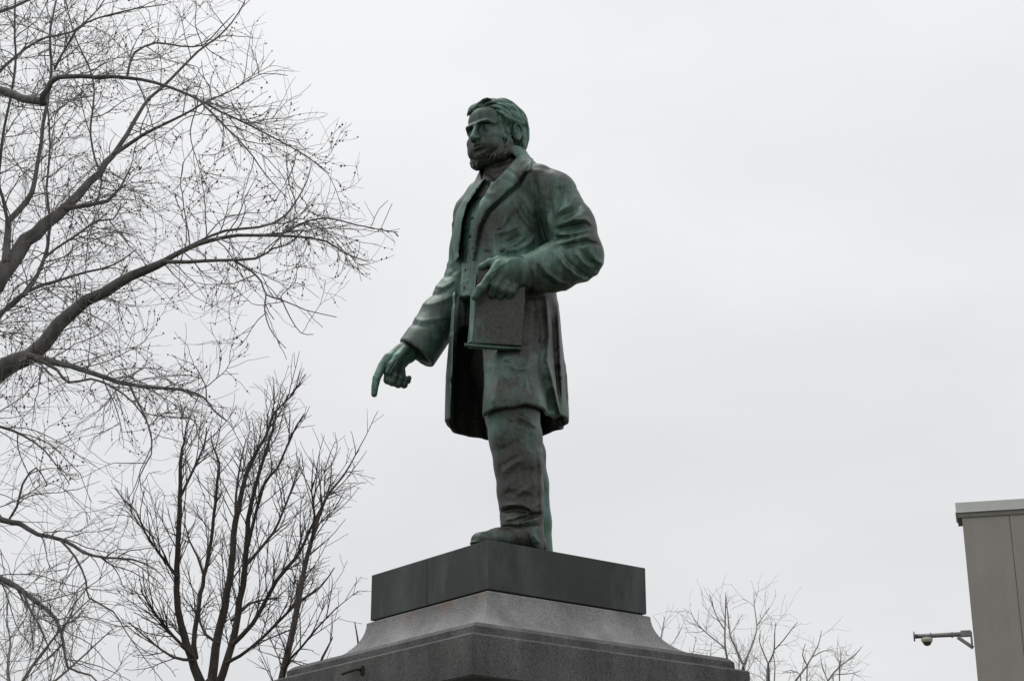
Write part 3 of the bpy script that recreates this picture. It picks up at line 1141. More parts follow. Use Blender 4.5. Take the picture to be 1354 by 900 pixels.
# ---- right hand, pointing down
hv = Vol((-.60, -.80, .90), (-.28, -.20, 1.42), .0034)
X0 = -.42
g_ = lambda px, py, dx=0.0: pix(px, py, x=X0 + dx)
hv.chain([g_(552, 456), g_(538, 466), g_(530, 470)], [.062, .056, .052], 0, fold=.02, flat=((1, 0, 0), .72))
hv.chain([g_(533, 468), g_(522, 476), g_(514, 484)], [.054, .055, .046], .02, flat=((1, 0, 0), .62))
hv.chain([g_(530, 478), g_(524, 486)], [.040, .038], .02, flat=((1, 0, 0), .7))
hv.chain([g_(513, 473), g_(506, 483), g_(498, 500)], [.026, .0245, .0215], .010)
hv.chain([g_(498, 500), g_(495.8, 511), g_(494.8, 521)], [.0220, .0195, .0165], .004)
for i, (kx, ky, ddx) in enumerate(((514, 486, .005), (521, 488, .0), (528, 488, -.004))):
    r_ = .0235 - .0015 * i
    px_, py_ = kx - 1 + 2.2 * i * .3, ky + 16 + .8 * i
    hv.chain([g_(kx, ky, ddx), g_(px_, py_, ddx + .004), g_(px_ + 6, py_ + 3, ddx + .026), g_(px_ + 9, py_ - 5, ddx + .042)], [r_ + .002, r_, r_ - .002, r_ - .005], .005, fold=.008)
hv.chain([g_(531, 489, 0), g_(533, 503, .004), g_(539, 503.5, .018), g_(541, 499.5, .03)], [.021, .0185, .0155, .0135], .005, fold=.008)
hv.chain([g_(536, 462, .028), g_(526, 473, .044), g_(518, 483, .046), g_(512.5, 492, .040)], [.026, .025, .0225, .016], .012, fold=.01)
hv.band(.05)
for P_, w_, a_ in [([(500, 498), (497, 502)], 1.6, .004), ([(497, 495), (501, 499)], 1.2, -.004), ([(513, 474), (509, 480)], 2, .004), ([(520, 464), (512, 476)], 1.5, .003),
                   ([(524, 476), (518, 486), (513, 494)], 1.0, -.007), ([(494, 517), (497, 517)], 1.0, -.003)]:
    hv.line(P_, w_, a_, (-.9, .9))
me, V = hv.mesh("hand")
paint(me, V, [(g_(520, 470), .10, .85), (g_(498, 505), .10, .6), (g_(530, 500), .07, .1)], .5)
link("hand", me, M_BRONZE, statue)

# ---- left hand over the book
lv = Vol((.10, -.50, 1.25), (.50, -.02, 1.80), .0034)
W0 = -.40
q_ = lambda px, py, dw=0.0: pix(px, py, w=W0 + dw)
lv.chain([q_(704, 362, .03), q_(690, 362, .01), q_(676, 362)], [.076, .074, .078], 0, fold=.03, flat=(pix(690, 362, w=-.3) - pix(690, 362, w=-.2), .72))
lv.chain([q_(682, 358), q_(668, 358), q_(658, 357)], [.072, .066, .045], .02, flat=(pix(690, 362, w=-.3) - pix(690, 362, w=-.2), .70))
lv.chain([q_(660, 352, -.02), q_(645, 367, -.045), q_(636, 381, -.055), q_(628, 393, -.05)], [.034, .0275, .0240, .0185], .015, fold=.01)
lv.chain([q_(664, 366, -.012), q_(655, 379, -.03), q_(651, 389, -.012)], [.032, .026, .021], .014, fold=.012)
lv.chain([q_(673, 372, -.008), q_(665, 384, -.022), q_(662, 392, -.006)], [.030, .024, .019], .012, fold=.012)
lv.chain([q_(681, 376, 0), q_(676, 386, -.012), q_(673, 393, .004)], [.027, .021, .017], .012, fold=.012)
lv.chain([q_(676, 348, .01), q_(660, 345, .0), q_(648, 348, .0), q_(637, 353, .01)], [.036, .027, .024, .019], .014, fold=.01)
lv.band(.05)
lv.line([(648, 352), (640, 364), (632, 376)], 2.0, -.012, (-.9, .3))
lv.line([(660, 354), (650, 360), (640, 372)], 1.2, .004, (-.9, .3))
lv.line([(676, 344), (664, 350), (656, 353)], 2.0, .004, (-.9, .3))
me, V = lv.mesh("hand")
paint(me, V, [(q_(665, 345), .08, .85), (q_(640, 375), .07, .8), (q_(680, 372), .07, .3)], .5)
link("hand", me, M_BRONZE, statue)

# ---- book hanging from the left hand
bc = [pix(625, 352, w=-.39), pix(690, 352, w=-.37), pix(690, 458, w=-.405), pix(622, 454, w=-.405)]
ux = bc[1] - bc[0]
wid = np.linalg.norm(bc[2] - bc[3])
ux = bc[2] - bc[3]
ux /= np.linalg.norm(ux)
uz = bc[0] - bc[3]
uz -= ux * (uz @ ux)
hgt = np.linalg.norm(uz)
uz /= hgt
un = np.cross(ux, uz)
if un @ (pix(650, 400, w=-1) - pix(650, 400, w=0)) < 0:
    un = -un
book = link("book", bpy.data.meshes.new("book"), None, statue)


def slab(name, cx, cz, cn, hx, hz, hn, mat, bev, parent, wob=0.0, tilt=0.0):
    bm = bmesh.new()
    add_box(bm, (-hx, -hn, -hz), (hx, hn, hz), bev)
    bmesh.ops.subdivide_edges(bm, edges=bm.edges[:], cuts=7, use_grid_fill=True)
    for v in bm.verts:
        x, y, z = v.co
        y += wob * ((x / hx) ** 2) * .5 + .004 * math.sin(z * 9 + x * 5) - tilt * x
        w = bc[3] + ux * (wid / 2 + cx + x) + uz * (hgt / 2 + cz + z) + un * (cn - y)
        v.co = w
    me = bpy.data.meshes.new(name)
    bmesh.ops.recalc_face_normals(bm, faces=bm.faces)
    bm.to_mesh(me)
    bm.free()
    a = me.attributes.new("patina", 'FLOAT', 'POINT')
    return me


def set_pat(me, val):
    a = me.attributes["patina"]
    a.data.foreach_set("value", [val] * len(me.vertices))


rr0 = random.Random(3)
m0 = slab("cover", 0.003, 0, .0, wid / 2 - .004, hgt / 2, .009, M_BRONZE, .007, book, .012)
m0.attributes['patina'].data.foreach_set('value', [-.08 + .30 * max(0.0, 1 - (Vector(v.co) - Vector(bc[3])).dot(Vector(uz)) / .16) + rr0.uniform(-.12, .12) for v in m0.vertices])
book.data = m0
m0.materials.append(M_BRONZE)
m1 = slab("pages", 0.0, .004, -.026, wid / 2 - .012, hgt / 2 - .006, .019, M_BRONZE, .004, book, .012)
set_pat(m1, .75)
link("pages", m1, M_BRONZE, book)
m2 = slab("cover", -.008, -.006, -.052, wid / 2 + .004, hgt / 2, .007, M_BRONZE, .003, book, .012)
set_pat(m2, .75)
link("cover", m2, M_BRONZE, book)
# page edges turned towards the fore side, rim along the bottom


def strip(name, pts, dr, th, pat):
    bm = bmesh.new()
    rows = []
    for p in pts:
        rows.append([bm.verts.new(p + dr * a + th * b) for a, b in ((0, 0), (.5, .12), (1, 0), (1, 1), (0, 1))])
    for r0, r1 in zip(rows, rows[1:]):
        for k in range(5):
            bm.faces.new((r0[k], r0[(k + 1) % 5], r1[(k + 1) % 5], r1[k]))
    bm.faces.new(rows[0][::-1])
    bm.faces.new(rows[-1])
    o = bm_obj(name, bm, M_BRONZE, book, False)
    o.data.attributes.new("patina", 'FLOAT', 'POINT')
    set_pat(o.data, pat)
    return o


strip("page_edge", [bc[3] + uz * z + ux * (.006 + .003 * math.sin(z * 14)) + un * .004 for z in np.linspace(.01, hgt * .9, 16)], -ux * .024 - un * .026, -un * .02 + ux * .005, .55)
strip("lower_rim", [bc[3] + ux * x - uz * (.002 + .005 * math.sin(x * 9)) + un * .007 for x in np.linspace(-.030, wid - .006, 16)], -uz * .013 + un * .004, -un * .03, .55)

# ---- head
S = .0177
YAW, DOWN = R(10), R(6)
hf = np.array([math.sin(YAW) * math.cos(DOWN), -math.cos(YAW) * math.cos(DOWN), -math.sin(DOWN)])
hl = np.array([math.cos(YAW), math.sin(YAW), 0])
hu = np.cross(hf, hl)
HO = pix(683, 176, x=.125) - hl * (7.4 * S) + hf * (1.0 * S)
HM = np.stack([hf, hl, hu])
hp = lambda f, l, u: HO + (hf * f + hl * l + hu * (u * .94)) * S
cm = S


class Head(Vol):
    def e(s, c, r, k=0.0, op='add'):
        s.ell(hp(*c), np.array(r) * cm, k * cm, op, HM)

    def c(s, pts, r, k=0.0, op='add', flat=None, fold=0.0):
        r = [q * cm for q in r] if hasattr(r, "__len__") else r * cm
        if flat is not None:
            a = np.array(flat[0], float)
            flat = (hf * a[0] + hl * a[1] + hu * a[2], flat[1])
        s.chain([hp(*p) for p in pts], r, k * cm, op, flat, fold * cm)


lo, hi = HO - .32, HO + .32
hd = Head(lo, hi, .0036)
hd.e((-.6, 0, 4.2), (9.2, 7.3, 8.2))
hd.e((3.6, 0, -1.0), (5.2, 6.7, 8.2), 2.0)
hd.e((3.4, 0, -5.8), (4.9, 6.4, 4.5), 2.0)
hd.e((6.8, 0, -7.3), (2.0, 3.3, 1.7), 1.6)
hd.e((5.6, 0, 5.6), (3.9, 5.8, 4.2), 1.5)
hd.c([(8.8, -3.9, 2.6), (9.6, -1.6, 2.55), (9.3, 0, 2.6), (9.6, 1.6, 2.55), (8.8, 3.9, 2.6), (7.1, 5.6, 1.9)], [.85, .85, .7, .85, .9, .8], 1.2)
hd.c([(8.6, -3.9, 2.75), (6.9, -5.4, 1.9)], [.9, .8], 1.0)
for sg in (-1, 1):
    hd.e((9.3, sg * 3.2, .95), (1.7, 2.1, 1.3), .9, 'sub')
    hd.e((9.5, sg * 1.8, .9), (.9, .9, 1.3), .8, 'sub')
    hd.e((9.1, sg * 3.2, 1.75), (1.5, 1.9, .55), .5, 'sub')
    hd.e((7.35, sg * 3.15, .95), (1.3, 1.5, 1.05), .06)
    hd.c([(8.05, sg * 1.75, 1.15), (8.5, sg * 2.5, 1.6), (8.5, sg * 3.5, 1.65), (7.7, sg * 4.8, 1.0)], [.22, .34, .34, .26], .15)
    hd.c([(8.05, sg * 1.8, .7), (8.3, sg * 2.6, .15), (8.25, sg * 3.5, .1), (7.6, sg * 4.6, .5)], [.18, .25, .25, .2], .2)
    hd.e((6.4, sg * 4.8, -1.8), (2.0, 1.8, 1.9), 1.6)
    hd.c([(8.9, sg * 3.6, 3.1), (8.2, sg * 4.7, 2.5)], [.5, .45], .5)
hd.c([(9.4, 0, 2.2), (10.1, 0, .8), (10.9, 0, -1.1), (11.4, 0, -2.4)], [.7, .7, .8, .85], .7)
hd.e((11.2, 0, -2.7), (1.0, .95, .8), .5)
for sg in (-1, 1):
    hd.e((10.0, sg * 1.25, -2.75), (1.2, .65, .75), .45)
    hd.e((10.3, sg * .75, -3.5), (.6, .36, .35), .2, 'sub')
    hd.c([(9.7, sg * 2.0, -2.6), (9.1, sg * 2.9, -3.9), (8.4, sg * 3.5, -5.4)], [.25, .3, .2], .7, 'sub')
    hd.e((7.2, sg * 3.6, -3.6), (1.3, 2.0, 2.4), 1.4)
hd.e((8.0, 0, -4.5), (1.9, 3.1, 1.9), 1.0)
hd.c([(8.2, -2.5, -4.75), (9.5, -.9, -4.3), (9.7, 0, -4.42), (9.5, .9, -4.3), (8.2, 2.5, -4.75)], [.3, .42, .42, .42, .3], .45)
hd.c([(8.2, -2.2, -5.25), (9.3, -.9, -5.6), (9.4, 0, -5.65), (9.3, .9, -5.6), (8.2, 2.2, -5.25)], [.3, .5, .55, .5, .3], .45)
hd.c([(8.3, -2.7, -5.1), (9.5, -1.1, -4.95), (9.9, 0, -5.0), (9.5, 1.1, -4.95), (8.3, 2.7, -5.1)], [.1, .18, .18, .18, .1], .2, 'sub')
hd.c([(9.2, -1.5, -6.7), (9.3, 0, -6.8), (9.2, 1.5, -6.7)], [.3, .4, .3], .8, 'sub')
for sg in (-1, 1):
    hd.e((6.6, sg * 4.2, -5.6), (2.0, 2.0, 2.2), 1.4)
# ears
for sg in (-1, 1):
    hd.e((-1.0, sg * 7.15, .3), (1.9, 1.1, 3.1), .5)
    hd.c([(.3, sg * 7.9, -.6), (.7, sg * 7.9, 1.6), (-.3, sg * 8.2, 3.1), (-1.9, sg * 8.4, 2.9), (-2.6, sg * 8.5, 1.0), (-2.1, sg * 8.2, -1.0), (-.9, sg * 7.9, -2.6)], [.35, .42, .45, .48, .48, .45, .6], .25)
    hd.e((-.7, sg * 8.4, .5), (.9, .8, 1.6), .4, 'sub')
    hd.e((.1, sg * 7.9, -.1), (.45, .5, .6), .2)
# neck
nb = np.array([.0, -.015, 2.24])
hd.chain([hp(-1.8, 0, -4.0), nb], [5.4 * cm, 5.4 * cm], 1.4 * cm)
hd.band(.05)
me, V = hd.mesh("head")
paint(me, V, [(hp(8, 3, -2), .10, .45), (hp(11, 0, -1), .05, .95), (hp(8, 0, 6), .10, .65), (hp(6, 0, -9), .10, .0), (hp(2, 5, -2), .08, .5), (nb, .14, -.2)], .4)
head = link("head", me, M_BRONZE, statue)

# hair
hr = Head(HO - .30, HO + .30, .0026)
hr.e((-1.0, 0, 4.6), (9.9, 8.1, 8.9))
hr.e((-4.6, 0, -1.0), (5.6, 6.9, 7.2), 2.0)
hr.d = smax(hr.d, np.full_like(hr.d, -1), 0)
# free the face, the ears and the neck
hr.e((10.0, 0.6, -.6), (7.2, 7.8, 9.6), .5, 'sub')
hr.e((4.2, 0, -8.5), (7.5, 12, 9.0), .5, 'sub')
for sg in (-1, 1):
    hr.e((-.6, sg * 8.6, -.5), (2.2, 3.0, 2.7), .5, 'sub')
    hr.e((2.5, sg * 6.75, .9), (1.3, .75, 2.8), .5)
hr.e((-2.0, 0, -12.0), (12, 12, 5.2), .5, 'sub')
rr = random.Random(5)


def on_skull(f, roll, lift=0.0):
    """Point on the hair cap at length f, rolled round the head by an angle from the top (+ towards his left)."""
    c = math.sqrt(max(0.02, 1 - ((f + 1.0) / 10.2) ** 2))
    return (f, (8.2 * c + lift) * math.sin(roll), 4.6 + (9.0 * c + lift) * math.cos(roll))


def lock(pts, r0, k=.15, r1=.25):
    n = len(pts)
    hr.c(pts, [r0 * (0.65 + .35 * math.sin(math.pi * min(1, (i + .6) / n))) * (1 - (1 - r1 / r0) * max(0, (i / (n - 1) - .6) / .4)) for i in range(n)], k)


PART = R(22)


def strand(f0, ro0, ro1, df, lift, wave, ph, r0, n=10):
    pts = []
    for k in range(n):
        t = k / (n - 1)
        f = f0 + df * t + wave * math.sin(t * 4.2 + ph)
        pts.append(on_skull(max(-8.0, min(7.9, f)), ro0 + (ro1 - ro0) * t, lift * math.sin(math.pi * min(1, .12 + t))))
    lock(pts, r0, .15, .2)


# his left side: swept from the parting down over the temple and back, in three overlapping tiers
for f0, f1, n_, ro0, ro1, df, lift in ((7.0, -6.5, 19, PART + R(2), R(62), -3.0, .5), (6.4, -7.0, 17, R(50), R(84), -2.4, .5), (5.4, -7.5, 15, R(72), R(100), -1.0, .3)):
    for i in range(n_):
        u = i / (n_ - 1)
        strand(f0 + (f1 - f0) * u, ro0 + rr.uniform(-.03, .03), ro1 + rr.uniform(-.16, .10), df, lift + rr.uniform(-.1, .25), .55, 1.2 + u, rr.uniform(.36, .56), 11)
for i in range(9):                      # roll of hair above the ear
    f0 = 4.8 - i * 1.05
    lock([(f0 + .6, 7.3, 5.6), (f0 + .5, 8.1, 4.6), (f0 + .2, 8.5, 3.6), (f0 - .3, 8.2, 2.9), (f0 - .5, 7.5, 2.3 if i > 2 else 1.4 - rr.uniform(0, 2.2))], rr.uniform(.45, .62), .2)
# crest swept from the parting over to his right, standing up above the brow
hr.e((3.6, -2.4, 10.3), (4.4, 4.6, 2.5), 1.2)
for i in range(20):
    u = i / 19
    f0 = 7.6 - 14.5 * u
    strand(f0, PART - R(2), R(-42) + rr.uniform(-.08, .08), .8 - .8 * u, (.75 if u < .35 else .5) + rr.uniform(-.1, .2), .6, .4 + u * 2, rr.uniform(.4, .6), 11)
for i in range(11):
    l0 = 2.4 - i * .64
    lock([(5.6, l0 + 1.2, 11.6 - .16 * i), (7.1, l0 + .8, 11.7 - .17 * i), (8.0, l0, 11.3 - .2 * i), (8.0, l0 - .6, 10.8 - .24 * i), (7.6, l0 - 1.0, 10.5 - .24 * i)], rr.uniform(.36, .5), .18)
# right side and back
for i in range(12):
    f0 = 5 - i * 1.25
    lock([on_skull(max(-8, f0 - 1.2 * t), R(-66) - t * R(38), .3) for t in (0, .25, .5, .75, 1)], rr.uniform(.5, .7))
for sg in (-1, 1):
    for i in range(6):
        for j in range(3):
            a0 = R(20 + 26 * i * .9)
            ll = sg * (8.0 - 1.5 * i)
            ff = -3.2 - 1.25 * i + .09 * i * i
            u0 = 3.6 - j * 3.2
            lock([(ff, ll * (1 - .02 * j), u0), (ff - .3, ll * .99, u0 - 1.6), (ff + .1, ll * .95, u0 - 3.2), (ff + .6, ll * .88, u0 - 4.3)], rr.uniform(.45, .65))
for i in range(17):
    a0 = -.95 + i * .119
    g0 = rr.uniform(-.2, .2)
    lock([(-9.0 + 2.2 * a0 * a0, 7.4 * math.sin(a0), 8.0), (-10.2 + 2.4 * a0 * a0, 7.6 * math.sin(a0 + .02), 4.0), (-10.1 + 2.4 * a0 * a0, 7.4 * math.sin(a0 + .02 * g0), .5), (-9.3 + 2.2 * a0 * a0, 6.9 * math.sin(a0), -2.6), (-8.2 + 2 * a0 * a0, 6.2 * math.sin(a0), -5.0)], rr.uniform(.45, .65))
me, V = hr.mesh("hair")
paint(me, V, [(hp(4, 0, 12), .10, .75), (hp(4, 6, 10), .08, .7)], .5)
link("hair", me, M_BRONZE, head)

# whiskers: broad side whiskers joined under the chin, upper lip shaven
bv = Head(HO - .28, HO + .22, .0026)
for sg in (-1, 1):
    bv.c([(2.4, sg * 6.6, -1.4), (2.2, sg * 6.9, -4.0), (2.8, sg * 6.5, -7.6), (4.4, sg * 5.3, -8.8), (5.6, sg * 2.9, -8.5)], [.5, 1.0, 1.4, 1.5, 1.3], 0, fold=.8)
    bv.e((4.2, sg * 5.5, -6.6), (2.5, 1.4, 2.7), .8)
    for i in range(110):
        t = rr.random()
        P0 = np.array([np.interp(t, [0, .3, .6, .85, 1], [2.6, 2.4, 3.2, 5.0, 6.5]), sg * np.interp(t, [0, .3, .6, .85, 1], [7.3, 7.7, 7.4, 6.1, 2.7]), np.interp(t, [0, .3, .6, .85, 1], [-1.6, -3.8, -6.9, -8.3, -8.3])])
        P0 = P0 + np.array([rr.uniform(-1.2, 1.5), sg * rr.uniform(-.7, .0), rr.uniform(-.9, 1.2)])
        D0 = np.array([.45, 0, -1.0])
        s1 = rr.uniform(-.4, .4)
        bv.c([P0, P0 + D0 * .7 + (s1 * .3, sg * .05, 0), P0 + D0 * 1.4 + (s1, -sg * .2, 0), P0 + D0 * 1.9 + (s1 * 1.3, -sg * .6, 0)], [.15, .27, .24, .1], .14)
bv.e((5.0, 0, -8.2), (2.9, 4.8, 1.8), .9)
bv.e((3.3, 0, -8.4), (4.2, 5.9, 2.6), 1.2)
for sg in (-1, 1):
    bv.e((5.2, sg * 4.5, -7.8), (2.0, 1.9, 2.4), 1.0)
for i in range(26):
    l0 = rr.uniform(-2.8, 2.8)
    u0 = rr.uniform(-7.6, -7.0)
    bv.c([(7.9 - .08 * l0 * l0, l0, u0), (7.6 - .09 * l0 * l0, l0 + rr.uniform(-.15, .15), u0 - .8), (6.8 - .10 * l0 * l0, l0 * .95 + rr.uniform(-.3, .3), u0 - 1.7)], [.15, .27, .12], .14)
me, V = bv.mesh("beard")
paint(me, V, [(hp(3, 7, -1), .06, .5)], .20)
link("beard", me, M_BRONZE, head)

# shirt collar and cravat
kv = Vol((-.22, -.34, 2.04), (.22, .16, 2.42), .005)
ring = [(.112 * math.sin(a), -.02 - .104 * math.cos(a), 2.30 - .04 * math.cos(a)) for a in np.linspace(-math.pi, math.pi, 33)]
kv.chain(ring, .014, 0, flat=((0, 0, 1), 2.2))
ring = [(.120 * math.sin(a), -.022 - .112 * math.cos(a), 2.262 - .05 * math.cos(a)) for a in np.linspace(-math.pi, math.pi, 33)]
kv.chain(ring, .014, .006, flat=((0, 0, 1), 1.8))
ring = [(.135 * math.sin(a), -.022 - .120 * math.cos(a), 2.222 - .055 * math.cos(a)) for a in np.linspace(-math.pi, math.pi, 33)]
kv.chain(ring, .015, .006, flat=((0, 0, 1), 2.0))
kv.chain([(0, -.12, 2.215), (.0, -.165, 2.12), (0, -.19, 2.06)], [.05, .06, .05], .02, flat=((0, 1, 0), .5))
kv.chain([(.0, -.145, 2.20), (.05, -.165, 2.14)], [.020, .026], .012)
me, V = kv.mesh("cravat")
paint(me, V, [], .05)
link("cravat", me, M_BRONZE, statue)
# STATUE]

# [TREES
# ------------------------------------------------------------------ bare trees


def tubes(name, polys, sides, mat, parent, kind=None):
    """Many tapered tubes as one mesh; polys = [(points, radii)]."""
    Vs, Fs, base = [], [], 0
    ang = np.arange(sides) * 2 * math.pi / sides
    ca, sa = np.cos(ang)[None, :, None], np.sin(ang)[None, :, None]
    for pts, rad in polys:
        if kind is None:                 # rounded ends
            e0, e1 = unit(pts[0] - pts[1]) * rad[0], unit(pts[-1] - pts[-2]) * rad[-1]
            pts = np.vstack([pts[0] + e0 * .75, pts[0] + e0 * .55, pts, pts[-1] + e1 * .9])
            rad = np.concatenate([[rad[0] * .05, rad[0] * .75], rad, [rad[-1] * .05]])
        n = len(pts)
        t = np.empty_like(pts)
        t[1:-1] = pts[2:] - pts[:-2]
        t[0], t[-1] = pts[1] - pts[0], pts[-1] - pts[-2]
        t /= np.linalg.norm(t, axis=1)[:, None] + 1e-9
        ref = np.array([0.31, 0.93, 0.2]) if abs(t[n // 2, 1]) < .8 else np.array([.9, .1, .43])
        a = np.cross(t, ref)
        a /= np.linalg.norm(a, axis=1)[:, None] + 1e-9
        b = np.cross(t, a)
        ring = pts[:, None, :] + (a[:, None, :] * ca + b[:, None, :] * sa) * rad[:, None, None]
        Vs.append(ring.reshape(-1, 3))
        i = np.arange(n - 1)[:, None] * sides
        k = np.arange(sides)[None, :]
        k2 = (k + 1) % sides
        q = np.stack([i + k, i + k2, i + sides + k2, i + sides + k], -1).reshape(-1, 4) + base
        Fs.append(q)
        base += n * sides
    me = mesh_np(name, np.concatenate(Vs), np.concatenate(Fs))
    o = link(name, me, mat, parent)
    return tag(o, kind=kind)


def spline(P, rad, step):
    """Smooth curve through control points (Catmull-Rom), evenly resampled."""
    P, rad = np.array(P, float), np.array(rad, float)
    Q = np.vstack([2 * P[0] - P[1], P, 2 * P[-1] - P[-2]])
    o, r = [], []
    for i in range(1, len(Q) - 2):
        n = max(2, int(np.linalg.norm(Q[i + 1] - Q[i]) / step))
        t = (np.arange(n) / n)[:, None]
        o.append(.5 * (2 * Q[i] + (Q[i + 1] - Q[i - 1]) * t + (2 * Q[i - 1] - 5 * Q[i] + 4 * Q[i + 1] - Q[i + 2]) * t ** 2 + (3 * Q[i] - Q[i - 1] - 3 * Q[i + 1] + Q[i + 2]) * t ** 3))
        r.append(rad[i - 1] + (rad[i] - rad[i - 1]) * t[:, 0])
    o.append(Q[-2][None])
    r.append([rad[-1]])
    return np.vstack(o), np.concatenate(r)


def unit(v):
    return v / (np.linalg.norm(v) + 1e-9)


def shoot(rg, p, d, L, r0, r1, n, wander, pull, curl):
    """One side shoot: wanders, is pulled along 'pull' and turns up (curl) towards its tip."""
    pts = [p]
    d = unit(d)
    seg = L / n
    for i in range(n):
        u = i / n
        d = unit(d + rg.normal(0, wander, 3) + pull * seg * (1.0 if u < .6 else .2) + np.array([0, 0, curl]) * seg * max(0, u - .35) * 2)
        p = p + d * seg
        pts.append(p)
    return np.array(pts), np.linspace(r0, r1, n + 1)


def crown_limit(tab, steps=(-70, -35, -12, 0, 8, 14)):
    ys, xs = np.array(tab, float).T
    jit = random.Random(9)

    def f(q, rq):
        a, b, _ = project(q[:, 0], q[:, 1], q[:, 2])
        bad = np.nonzero(a > np.interp(b, ys, xs) + jit.choice(steps))[0]
        return (q, rq) if not len(bad) else (q[:bad[0]], rq[:bad[0]])
    return f


def grow(rg, pts, rad, levels, out, lvl=0, t0=.1, lim=None):
    S_ = levels[lvl]
    cum = np.concatenate([[0], np.cumsum(np.linalg.norm(np.diff(pts, axis=0), axis=1))])
    L = cum[-1]
    n = rg.poisson(S_['per_m'] * L * (1 - t0) * (np.clip(np.mean(rad) / .016, .5, 1) if lvl == 0 else 1)) + S_.get('min', 0)
    for s in np.sort(rg.uniform(t0, 1, n)) * L:
        i = min(len(pts) - 2, int(np.searchsorted(cum, s) - 1))
        i = max(i, 0)
        f = (s - cum[i]) / max(cum[i + 1] - cum[i], 1e-6)
        p = pts[i] + (pts[i + 1] - pts[i]) * f
        t = unit(pts[i + 1] - pts[i])
        pr_ = rad[i]
        side = unit(np.cross(t, rg.normal(0, 1, 3)) + S_.get('bias', np.zeros(3)))
        a = R(rg.uniform(*S_['ang']))
        d = t * math.cos(a) + side * math.sin(a)
        ln = rg.uniform(*S_['len']) * (1 - S_.get('taper', .5) * s / L)
        r0 = min(pr_ * .75, S_['r'])
        q, rq = shoot(rg, p, d, ln, r0, S_['r1'], S_['n'], S_['wander'], S_['pull'], S_['curl'])
        if lim is not None:
            q, rq = lim(q, rq)
            if len(q) < 3:
                continue
        out[lvl].append((q, rq))
        if lvl + 1 < len(levels):
            grow(rg, q, rq, levels, out, lvl + 1, .12, lim)


def bark(name, lo, hi):
    m = NM(name)
    v = m.coord((1, 1, .35))
    f = m.noise(v, 14, 5, .65)
    g_ = m.noise(m.coord(), 1.7, 3)
    c = m.ramp(f, [(.3, lo), (.7, hi)])
    m.base(m.mix(1.0, c, m.ramp(g_, [(.3, .75), (.7, 1.2)]), 'MULTIPLY'))
    m.rough(.85)
    m.bump(f, .6, .012)
    return m.m


def buds(name, twigs, rg, share, gap, size, mat, parent, zmin=-1e9):
    P = []
    for q, rq in twigs:
        if rg.rand() > share or q[-1][2] < zmin:
            continue
        L = np.linalg.norm(q[-1] - q[0])
        n = max(1, int(L / gap))
        for s in rg.uniform(.15, 1.0, n):
            i = min(len(q) - 2, int(s * (len(q) - 1)))
            P.append((q[i] + (q[i + 1] - q[i]) * rg.rand() + rg.normal(0, size * .5, 3), size * rg.uniform(.5, 1.35)))
    octv = np.array([(1, 0, 0), (-1, 0, 0), (0, 1, 0), (0, -1, 0), (0, 0, 1.5), (0, 0, -1.5)], float)
    octf = np.array([(0, 2, 4), (2, 1, 4), (1, 3, 4), (3, 0, 4), (2, 0, 5), (1, 2, 5), (3, 1, 5), (0, 3, 5)])
    C = np.array([p for p, _ in P])
    Sz = np.array([s for _, s in P])
    V = (C[:, None, :] + octv[None] * Sz[:, None, None] * (1 + rg.uniform(-.35, .35, (len(P), 6, 1)))).reshape(-1, 3)
    Fq = (octf[None] + 6 * np.arange(len(P))[:, None, None]).reshape(-1, 3)
    o = link(name, mesh_np(name, V, Fq, False, True), mat, parent)
    return tag(o, kind="stuff")


def traced(pts, y0, y1, step=.12):
    """Branch through photo points (px, py, radius in px) lying between distances y0 and y1."""
    n = len(pts)
    P, r = [], []
    for i, q in enumerate(pts):
        Y = y0 + (y1 - y0) * i / (n - 1)
        P.append(at(q[0], q[1], Y))
        r.append(q[2] * Y / F_PX * 1.05)
    return spline(P, r, step)


